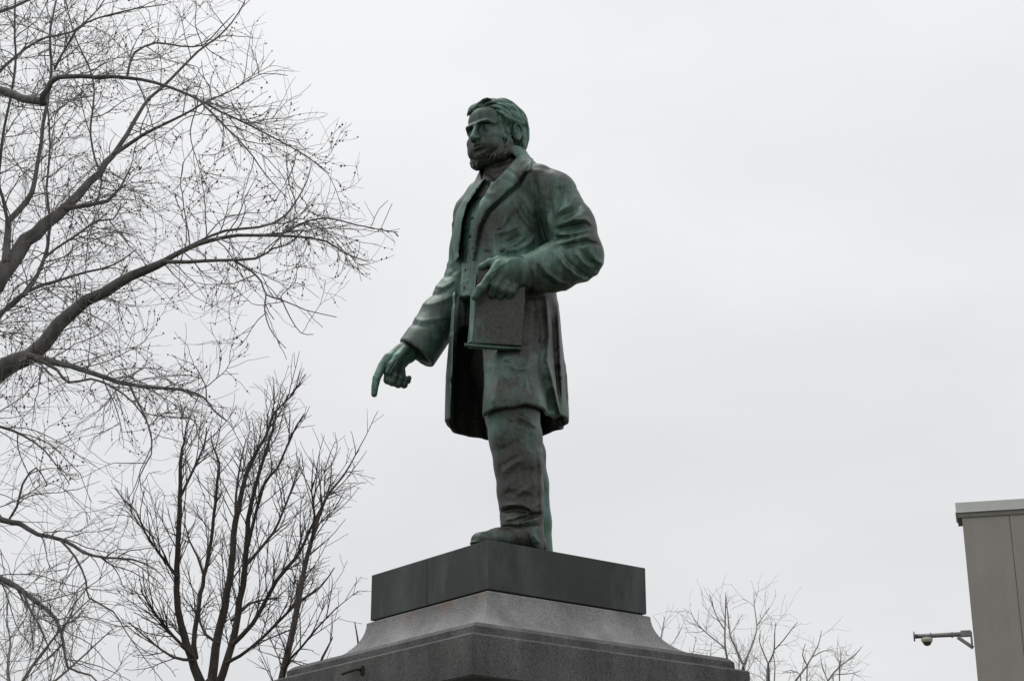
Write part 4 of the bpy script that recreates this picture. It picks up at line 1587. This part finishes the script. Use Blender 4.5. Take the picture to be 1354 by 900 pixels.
# ---- the big old tree at the left, trunk outside the picture
M_BARK_A = bark("grey bark", (.055, .052, .051), (.165, .157, .150))  # grey lightened to stand in for a haze veil over the tree
M_TWIG_A = plain("twig bark", (.19, .178, .170), .8, 0, .3, 9)  # twig colour lifted too, in place of haze
M_BUD = plain("flower buds", (.115, .070, .050), .8, 0, .55, 7)
rg = np.random.RandomState(11)
base = at(-190, 700, 13.2)
base[2] = 0
big = empty("tree", tuple(base))
tag(big, "big old bare tree at the left with long drooping budded branches and fine twigs", "tree")
off = base.copy()
LIMBS = [
    ([(-190, 590, 20), (-60, 535, 16), (0, 490, 14), (40, 466, 11), (95, 415, 9), (140, 385, 7.5), (190, 357, 6.5), (222, 342, 5)], 13.2, 12.4),
    ([(222, 342, 4), (262, 323, 3.2), (300, 313, 2.6), (330, 311, 2.2), (385, 312, 1.8), (430, 319, 1.4), (456, 335, 1.0), (485, 345, .7)], 12.4, 12.0),
    ([(330, 311, 2.0), (375, 309, 1.6), (395, 297, 1.4), (430, 288, 1.2), (470, 297, .9), (500, 303, .7), (526, 307, .5)], 12.3, 11.7),
    ([(240, 332, 2.6), (265, 318, 2.2), (297, 306, 2), (361, 296, 1.7), (387, 272, 1.3), (406, 240, .9), (412, 215, .6)], 12.4, 12.9),
    ([(215, 346, 3.2), (250, 345, 2.6), (290, 344, 2.2), (338, 342, 1.8), (362, 328, 1.3), (384, 322, .9), (404, 300, .6)], 12.4, 11.8),
    ([(312, 346, 1.8), (332, 358, 1.5), (345, 372, 1.3), (352, 390, 1.2), (372, 396, .9), (405, 410, .7), (445, 419, .5)], 12.2, 11.6),
    ([(352, 388, 1.2), (350, 410, 1.0), (356, 432, .8), (366, 448, .6), (378, 460, .5)], 11.9, 11.7),
    ([(372, 394, 1.0), (384, 420, .8), (398, 440, .6), (414, 442, .5)], 11.9, 11.5),
    ([(-190, 480, 19), (-60, 420, 15), (0, 365, 13), (22, 335, 11), (60, 300, 9), (90, 272, 7), (120, 240, 5.4), (150, 205, 4.2)], 13.2, 14.0),
    ([(150, 205, 3.6), (176, 165, 3.0), (190, 140, 2.4), (225, 105, 2), (262, 68, 1.6), (296, 42, 1.2), (322, 6, .8), (330, -20, .6)], 14.0, 14.6),
    ([(148, 206, 3.2), (175, 188, 2.6), (203, 171, 2.2), (240, 154, 1.7), (270, 136, 1.3), (310, 118, 1.0), (345, 98, .6), (380, 100, .5)], 14.0, 13.5),
    ([(86, 276, 4), (110, 272, 3), (142, 266, 2.6), (160, 246, 1.6), (172, 222, 1.2)], 13.7, 14.2),
    ([(8, 345, 6), (9, 315, 5), (14, 292, 4.6), (36, 266, 4), (47, 240, 3.2), (52, 205, 2.8), (60, 150, 2.6), (68, 96, 2.2), (66, 50, 1.8), (74, 0, 1.4)], 13.4, 14.2),
    ([(12, 300, 3), (4, 262, 2.6), (-2, 230, 2.4), (6, 170, 2), (20, 90, 1.8), (19, 30, 1.5), (22, -20, 1.2)], 13.4, 13.0),
    ([(-190, 150, 12), (-60, 112, 8), (0, 121, 6.5), (30, 128, 6), (58, 135, 6.2)], 13.2, 12.4),
    ([(56, 135, 5), (62, 118, 4.4), (72, 104, 4), (90, 101, 3.4), (130, 101, 2.9), (168, 103, 2.6), (205, 110, 2.2), (250, 125, 1.9), (290, 147, 1.6), (330, 166, 1.3), (368, 186, 1.1), (405, 206, .9), (436, 230, .6)], 12.4, 11.6),
    ([(258, 127, 1.6), (290, 160, 1.3), (325, 195, 1.1), (352, 232, .8), (380, 262, .6)], 11.9, 11.5),
    ([(168, 102, 2.0), (178, 70, 1.7), (208, 57, 1.6), (240, 61, 1.3), (268, 60, 1.1), (292, 36, .9), (310, 18, .6)], 12.2, 12.6),
    ([(36, 470, 5), (75, 479, 4.2), (110, 489, 3.6), (145, 501, 3.2), (170, 509, 2.8), (215, 513, 2.2), (250, 517, 1.9), (270, 526, 1.5), (282, 542, 1.2), (300, 556, .9)], 12.8, 12.0),
    ([(48, 474, 3), (75, 488, 2.2), (90, 506, 1.8), (120, 501, 1.5), (150, 512, 1.3), (176, 532, 1.1), (196, 560, .9), (200, 590, .8), (186, 620, .7), (178, 645, .6), (160, 675, .4)], 12.7, 12.2),
    ([(172, 510, 1.8), (186, 540, 1.5), (198, 566, 1.2), (200, 600, 1), (184, 630, .8), (192, 660, .5)], 12.4, 11.9),
    ([(-190, 655, 9), (-60, 660, 5.5), (0, 687, 3.9), (25, 693, 3.4), (50, 706, 2.8), (85, 714, 2.4), (110, 730, 2), (140, 737, 1.6), (175, 739, 1.2), (205, 752, .8), (220, 768, .5)], 13.2, 12.2),
    ([(80, 714, 1.6), (100, 736, 1.5), (114, 768, 1.3), (118, 790, 1.2), (150, 808, 1), (165, 832, .8), (190, 868, .6), (215, 900, .5)], 12.6, 12.2),
    ([(-190, 720, 9), (-60, 745, 6), (0, 764, 4.4), (22, 776, 3.6), (48, 795, 2.8), (74, 818, 2.4), (84, 850, 1.9), (90, 882, 1.5), (120, 892, 1.1), (140, 915, .7)], 13.2, 12.0),
    ([(30, 782, 2), (42, 810, 1.7), (55, 834, 1.2), (66, 860, .9)], 12.6, 12.3),
    ([(-190, 430, 10), (-60, 440, 5), (0, 415, 3.4), (32, 388, 3), (55, 352, 2.6), (66, 300, 2.2), (62, 250, 1.7), (66, 190, 1.4), (60, 110, 1.2)], 13.4, 14.6),
    ([(-190, 600, 7), (-90, 560, 4.5), (-40, 480, 3.5), (0, 418, 3), (36, 385, 2.6), (75, 372, 2), (115, 360, 1.6), (150, 350, 1.2), (180, 330, .8)], 13.2, 14.4),
    ([(33, 390, 2.2), (46, 372, 2), (60, 340, 1.8), (100, 312, 1.7), (128, 292, 1.5), (150, 290, 1.1), (160, 270, .8)], 13.4, 14.2),
    ([(-190, 60, 8), (-60, 40, 4), (0, 16, 2.6), (30, 4, 2), (60, -10, 1.4)], 13.2, 13.6),
    ([(-190, 330, 7), (-100, 250, 4), (-30, 130, 2.6), (20, 75, 2), (60, 50, 1.6), (95, 42, 1.4), (130, 12, 1.0), (150, -20, .7)], 13.6, 14.2),
    ([(72, 92, 1.8), (100, 42, 1.7), (130, 24, 1.4), (180, 12, 1.1), (220, 6, .7)], 13.8, 13.6),
    ([(135, 240, 1.8), (120, 180, 1.6), (124, 110, 1.3), (100, 50, 1.1), (86, 0, .8)], 14.0, 14.5),
    ([(-190, 800, 6), (-110, 700, 4), (-40, 640, 3), (10, 690, 1.8), (30, 640, 1.4), (48, 618, 1.0), (62, 640, .7)], 13.2, 13.0),
    ([(-190, 560, 16), (-300, 470, 11), (-420, 420, 6), (-520, 400, 2)], 13.2, 13.8), ([(-190, 330, 14), (-290, 200, 9), (-400, 120, 5), (-480, 60, 2)], 13.3, 12.6),
    ([(-186, 60, 10), (-170, -120, 7), (-120, -280, 4), (-60, -380, 1.5)], 13.4, 14.2), ([(-182, 20, 9), (-260, -140, 6), (-330, -260, 2)], 13.4, 13.0),
    ([(-190, 590, 6), (-100, 562, 4), (-20, 560, 2), (30, 575, 1.5), (58, 595, 1.1), (82, 625, .7), (92, 640, .5)], 13.0, 12.6),
]
LV = [
    dict(per_m=8.2, min=2, ang=(28, 72), len=(.4, 1.15), taper=.45, r=.0065, r1=.0023, n=10, wander=.15, pull=np.array([.03, 0, -.42]), curl=.6),
    dict(per_m=9.6, ang=(25, 70), len=(.22, .75), taper=.45, r=.0030, r1=.0015, n=8, wander=.16, pull=np.array([0, 0, -.35]), curl=.9),
    dict(per_m=5.2, ang=(25, 65), len=(.10, .36), taper=.3, r=.0021, r1=.0012, n=6, wander=.15, pull=np.array([0, 0, -.3]), curl=1.6),
]
LIM_A = crown_limit([(-200, 330), (0, 340), (90, 385), (150, 465), (200, 488), (255, 500), (300, 528), (345, 505), (380, 468), (425, 448), (450, 395), (500, 345), (560, 312), (650, 215), (740, 230), (900, 230)])
out_ = [[], [], []]
trunk_pts, trunk_r = spline([base, at(-188, 900, 13.2), at(-192, 650, 13.2), at(-185, 420, 13.3), at(-190, 150, 13.2), at(-184, 20, 13.4), at(-205, -160, 13.5), at(-200, -330, 13.6)], [.42, .34, .28, .21, .12, .085, .04, .012], .25)
tubes("trunk", [(trunk_pts - off, trunk_r)], 14, M_BARK_A, big)
for P_, y0, y1 in LIMBS:
    q, rq = traced(P_, y0, y1)
    nz_ = rg.normal(0, 1, q.shape) * (rq[:, None] * .22)
    nz_[0] = 0
    q = q + nz_
    tubes("limb", [(q - off, rq)], 9 if rq.max() > .02 else 6, M_BARK_A, big)
    x_in = np.array([project(*p)[0] for p in q])
    k0 = int(np.argmax(x_in > -60)) if x_in.max() > -60 else 3
    if len(q) - k0 > 3:
        grow(rg, q[k0:], rq[k0:], LV, out_, 0, .04, LIM_A)
tw = [(a - off, b) for l in out_ for a, b in l]
tubes("twig", tw, 3, M_TWIG_A, big, "stuff")
buds("bud", [(a - off, b) for a, b in out_[1] + out_[2]], rg, .38, .075, .0066, M_BUD, big, 5.2)

# ---- the upright many-stemmed tree behind the pedestal's left
M_BARK_B = bark("brown bark", (.026, .021, .019), (.080, .064, .056))
M_TWIG_B = plain("brown twig bark", (.060, .048, .043), .8, 0, .3, 9)
rg = np.random.RandomState(5)
base = at(283, 900, 20.0)
base[2] = 0
up_ = empty("tree", tuple(base))
tag(up_, "upright bare tree with many straight dark stems rising left of the pedestal", "tree")
off = base.copy()
STEMS = [
    ([(268, 915, 6.5), (261, 893, 6), (254, 869, 5.4), (240, 828, 4.6), (234, 780, 4), (234, 749, 3.8), (237, 678, 3.2), (239, 607, 2.2), (243, 585, 1.4), (247, 560, .8)], 20, 19.4),
    ([(239, 656, 2), (254, 624, 1.7), (270, 589, 1.3), (273, 565, .8)], 19.6, 20),
    ([(259, 869, 3.6), (257, 833, 3.2), (266, 784, 2.8), (270, 762, 2.6), (279, 713, 2.3), (288, 633, 1.9), (290, 611, 1.5), (281, 589, 1), (279, 570, .6)], 20, 20.6),
    ([(270, 762, 1.8), (261, 735, 1.5), (250, 713, 1.1), (244, 690, .7)], 20.2, 20.6),
    ([(278, 915, 7), (281, 896, 6.2), (286, 856, 5.6), (297, 802, 5), (306, 749, 4.4), (311, 691, 4), (321, 647, 3.2), (332, 611, 2.6), (352, 576, 1.9), (363, 545, 1.4), (388, 520, .9), (397, 490, .5)], 20, 20.3),
    ([(288, 915, 6), (294, 890, 5.2), (308, 851, 4.8), (317, 793, 4.3), (325, 740, 3.8), (328, 687, 3.2), (337, 647, 2.7), (348, 607, 2.1), (361, 567, 1.5), (366, 540, .9)], 20, 19.5),
    ([(308, 851, 3.4), (334, 824, 3), (366, 767, 2.7), (392, 736, 2.3), (410, 700, 1.9), (428, 664, 1.4), (436, 640, .9)], 19.8, 19.2),
    ([(328, 722, 2.4), (348, 642, 2), (366, 620, 1.7), (388, 571, 1.2), (402, 547, .7)], 19.7, 19.2),
    ([(328, 744, 2.2), (361, 704, 1.8), (379, 664, 1.4), (393, 625, .8)], 19.7, 20.3),
    ([(312, 691, 1.9), (312, 655, 1.6), (318, 611, 1.1), (326, 580, .7)], 20.2, 20.8),
    ([(300, 876, 2.4), (318, 866, 2.2), (348, 842, 2), (392, 798, 1.7), (423, 776, 1.2), (442, 750, .7)], 19.8, 19.0),
    ([(234, 762, 2.2), (210, 731, 1.8), (192, 703, 1.3), (180, 675, .7)], 19.6, 19.2),
    ([(256, 868, 2.4), (219, 829, 1.9), (198, 800, 1.4), (186, 780, .8)], 19.8, 19.3),
    ([(256, 872, 2.2), (228, 868, 1.7), (200, 848, 1.2), (170, 822, .8)], 19.8, 20.4),
    ([(290, 850, 2.2), (272, 838, 1.8), (262, 815, 1.4), (252, 800, .9)], 20, 20.6),
    ([(306, 820, 2.0), (330, 798, 1.6), (352, 792, 1.3), (372, 790, .8)], 20, 20.6),
]
LVB = [
    dict(per_m=8.5, min=2, ang=(20, 46), len=(.35, 1.15), taper=.45, r=.0085, r1=.0034, n=7, wander=.07, pull=np.array([0, 0, .30]), curl=.25),
    dict(per_m=7.2, ang=(24, 50), len=(.15, .50), taper=.4, r=.0045, r1=.0026, n=5, wander=.08, pull=np.array([0, 0, .25]), curl=.2),
    dict(per_m=3.8, ang=(26, 55), len=(.10, .28), taper=.3, r=.0036, r1=.0022, n=3, wander=.08, pull=np.array([0, 0, .2]), curl=.1),
]
out_ = [[], [], []]
tubes("trunk", [tuple(a - (off if i == 0 else 0) for i, a in enumerate(spline([base, at(283, 1150, 20), at(279, 960, 20), at(277, 905, 20)], [.24, .17, .13, .11], .3)))], 12, M_BARK_B, up_)
for P_, y0, y1 in STEMS:
    q, rq = traced(P_, y0, y1, .16)
    q[1:] += rg.normal(0, 1, q[1:].shape) * (rq[1:, None] * .16)
    tubes("limb", [(q - off, rq)], 8, M_BARK_B, up_)
    grow(rg, q, rq, LVB, out_, 0, .10, crown_limit([(480, 395), (520, 405), (560, 410), (600, 425), (640, 432), (700, 425), (760, 425), (900, 410)], (-22, -8, 0, 6, 14)))
tubes("twig", [(a - off, b) for l in out_ for a, b in l], 3, M_TWIG_B, up_, "stuff")


def small_tree(name, label, base_px, Y, stems, lv, m_bark, m_twig, seed, group=None, trunk_r=.2):
    rg = np.random.RandomState(seed)
    base = at(base_px, 900, Y)
    base[2] = 0
    e = empty(name, tuple(base))
    tag(e, label, "tree", group)
    out_ = [[] for _ in lv]
    f_ = at(stems[0][0][0], stems[0][0][1], Y)
    q, rq = tk, _ = spline([base, base * .4 + f_ * .6 + np.array([.1, .1, 0]), f_], [trunk_r, trunk_r * .7, stems[0][0][2] * Y / F_PX * 1.1], .5)
    tubes("trunk", [(q - base, rq)], 9, m_bark, e)
    for P_ in stems:
        q, rq = traced(P_, Y, Y + rg.uniform(-1.2, 1.2), .3)
        far_ = min(np.linalg.norm(p - q[0]) for p in tk)
        if far_ > rq[0] * 1.5 and P_[0][1] > 870:      # a stem of its own: bring it down to the trunk
            j_ = tk[int(len(tk) * .45)]
            n_ = 6
            q = np.vstack([j_ + (q[0] - j_) * (k / n_) ** np.array([1.3, 1.3, 1.0]) for k in range(n_)] + [q])
            rq = np.concatenate([np.full(n_, rq[0] * 1.1), rq])
        tubes("limb", [(q - base, rq)], 6, m_bark, e)
        grow(rg, q, rq, lv, out_, 0, .08)
    tubes("twig", [(a - base, b) for l in out_ for a, b in l], 3, m_twig, e, "stuff")
    return e


# ---- narrow dark tree beside it, half hidden by the pedestal
small_tree("tree", "slim dark bare tree leaning right, close beside the left edge of the pedestal", 365, 18.5, [
    [(368, 915, 5.4), (372, 898, 5), (388, 829, 4.4), (399, 770, 3.8), (406, 736, 3.4), (419, 691, 2.6), (432, 656, 2), (454, 629, 1.4), (472, 598, .7)],
    [(412, 715, 2), (416, 680, 1.6), (412, 650, 1.1), (414, 612, .6)],
    [(428, 664, 1.5), (437, 640, 1.2), (438, 610, .7)],
    [(376, 884, 2), (384, 870, 1.8), (397, 857, 1.6), (419, 830, 1.3), (446, 802, .8)],
], LVB, M_BARK_B, M_TWIG_B, 8, None, .15)
small_tree("tree", "thin low tree with few twigs showing behind the pedestal's flared left side", 425, 24, [
    [(418, 915, 2.2), (422, 880, 2), (432, 858, 1.5), (440, 842, .8)], [(474, 915, 2), (475, 870, 1.6), (473, 845, 1.2), (469, 822, .7)],
], [dict(LVB[0], per_m=2.2, len=(.3, .8)), dict(LVB[1], per_m=2)], M_BARK_B, M_TWIG_B, 3, None, .08)

# ---- far trees beyond the right side of the pedestal and behind the big tree
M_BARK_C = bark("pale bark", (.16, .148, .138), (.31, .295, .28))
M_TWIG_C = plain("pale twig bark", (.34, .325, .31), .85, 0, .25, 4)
zc = lambda *p: [(840 + x / 3.98, 740 + y / 3.98, r * .62) for x, y, r in p]
LVC = [
    dict(per_m=2.3, min=2, ang=(22, 50), len=(.45, 1.25), taper=.5, r=.0105, r1=.0045, n=6, wander=.09, pull=np.array([0, 0, .10]), curl=.05),
    dict(per_m=3.6, ang=(25, 55), len=(.35, 1.0), taper=.4, r=.0062, r1=.004, n=4, wander=.11, pull=np.array([0, 0, .05]), curl=.05),
    dict(per_m=1.9, ang=(25, 60), len=(.25, .7), taper=.3, r=.0042, r1=.003, n=3, wander=.1, pull=np.array([0, 0, 0]), curl=0),
]
FAR = "bare trees far behind the monument"
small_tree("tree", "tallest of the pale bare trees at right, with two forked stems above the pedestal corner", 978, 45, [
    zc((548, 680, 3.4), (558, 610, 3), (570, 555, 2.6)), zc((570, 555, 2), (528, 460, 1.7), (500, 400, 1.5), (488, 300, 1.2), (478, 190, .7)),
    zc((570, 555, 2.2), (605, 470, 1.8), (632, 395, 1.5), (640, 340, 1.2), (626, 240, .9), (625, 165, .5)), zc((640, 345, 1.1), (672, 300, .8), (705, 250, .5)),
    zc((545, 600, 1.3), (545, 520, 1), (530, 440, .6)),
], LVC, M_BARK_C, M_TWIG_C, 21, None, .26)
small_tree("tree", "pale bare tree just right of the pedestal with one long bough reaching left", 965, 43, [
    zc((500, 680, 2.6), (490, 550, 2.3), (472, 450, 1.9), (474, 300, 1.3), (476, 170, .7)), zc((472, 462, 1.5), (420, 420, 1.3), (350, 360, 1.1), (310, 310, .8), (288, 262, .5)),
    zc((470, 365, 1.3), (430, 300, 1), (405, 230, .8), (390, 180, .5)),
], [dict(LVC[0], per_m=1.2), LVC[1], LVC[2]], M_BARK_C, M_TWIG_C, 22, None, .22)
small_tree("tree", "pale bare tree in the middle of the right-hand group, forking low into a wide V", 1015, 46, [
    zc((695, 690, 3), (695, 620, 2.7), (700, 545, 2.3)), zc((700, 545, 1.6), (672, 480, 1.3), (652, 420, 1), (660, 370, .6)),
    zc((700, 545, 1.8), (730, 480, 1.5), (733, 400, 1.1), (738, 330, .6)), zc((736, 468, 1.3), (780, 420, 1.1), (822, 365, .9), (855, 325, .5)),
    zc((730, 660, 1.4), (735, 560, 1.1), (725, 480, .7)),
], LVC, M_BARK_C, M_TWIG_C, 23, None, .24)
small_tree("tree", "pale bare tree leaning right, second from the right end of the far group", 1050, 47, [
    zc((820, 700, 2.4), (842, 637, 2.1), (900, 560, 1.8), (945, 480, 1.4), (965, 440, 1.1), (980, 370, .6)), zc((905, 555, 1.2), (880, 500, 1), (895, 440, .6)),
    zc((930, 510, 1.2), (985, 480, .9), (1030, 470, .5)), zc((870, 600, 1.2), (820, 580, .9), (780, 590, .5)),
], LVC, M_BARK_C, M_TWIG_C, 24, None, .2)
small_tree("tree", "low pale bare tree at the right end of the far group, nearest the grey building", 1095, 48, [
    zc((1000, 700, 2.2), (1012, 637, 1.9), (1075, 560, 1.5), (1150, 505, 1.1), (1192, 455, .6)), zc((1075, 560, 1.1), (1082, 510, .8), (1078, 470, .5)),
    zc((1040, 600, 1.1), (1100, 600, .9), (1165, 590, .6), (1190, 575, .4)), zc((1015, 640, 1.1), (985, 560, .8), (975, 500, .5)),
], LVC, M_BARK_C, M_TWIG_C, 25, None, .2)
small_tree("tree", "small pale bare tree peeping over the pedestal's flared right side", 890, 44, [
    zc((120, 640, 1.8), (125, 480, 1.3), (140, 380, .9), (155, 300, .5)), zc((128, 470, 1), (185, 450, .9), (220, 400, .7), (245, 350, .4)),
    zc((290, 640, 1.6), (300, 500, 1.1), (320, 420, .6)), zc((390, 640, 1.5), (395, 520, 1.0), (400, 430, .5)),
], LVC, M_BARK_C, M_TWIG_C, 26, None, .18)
small_tree("tree", "distant bare tree with thin upswept twigs at the bottom left, below the big tree's boughs", 40, 26, [
    [(20, 940, 3), (30, 900, 2.4), (58, 860, 1.8), (90, 820, 1.2), (120, 790, .7)], [(20, 940, 2.6), (10, 890, 2), (14, 850, 1.4), (8, 820, .8)],
    [(30, 935, 2), (90, 885, 1.4), (128, 850, .9), (150, 830, .6)],
], [dict(LVB[0], per_m=3.2, len=(.5, 1.8)), dict(LVB[1], per_m=3.0)], M_BARK_C, M_TWIG_A, 12, None, .15)
# TREES]
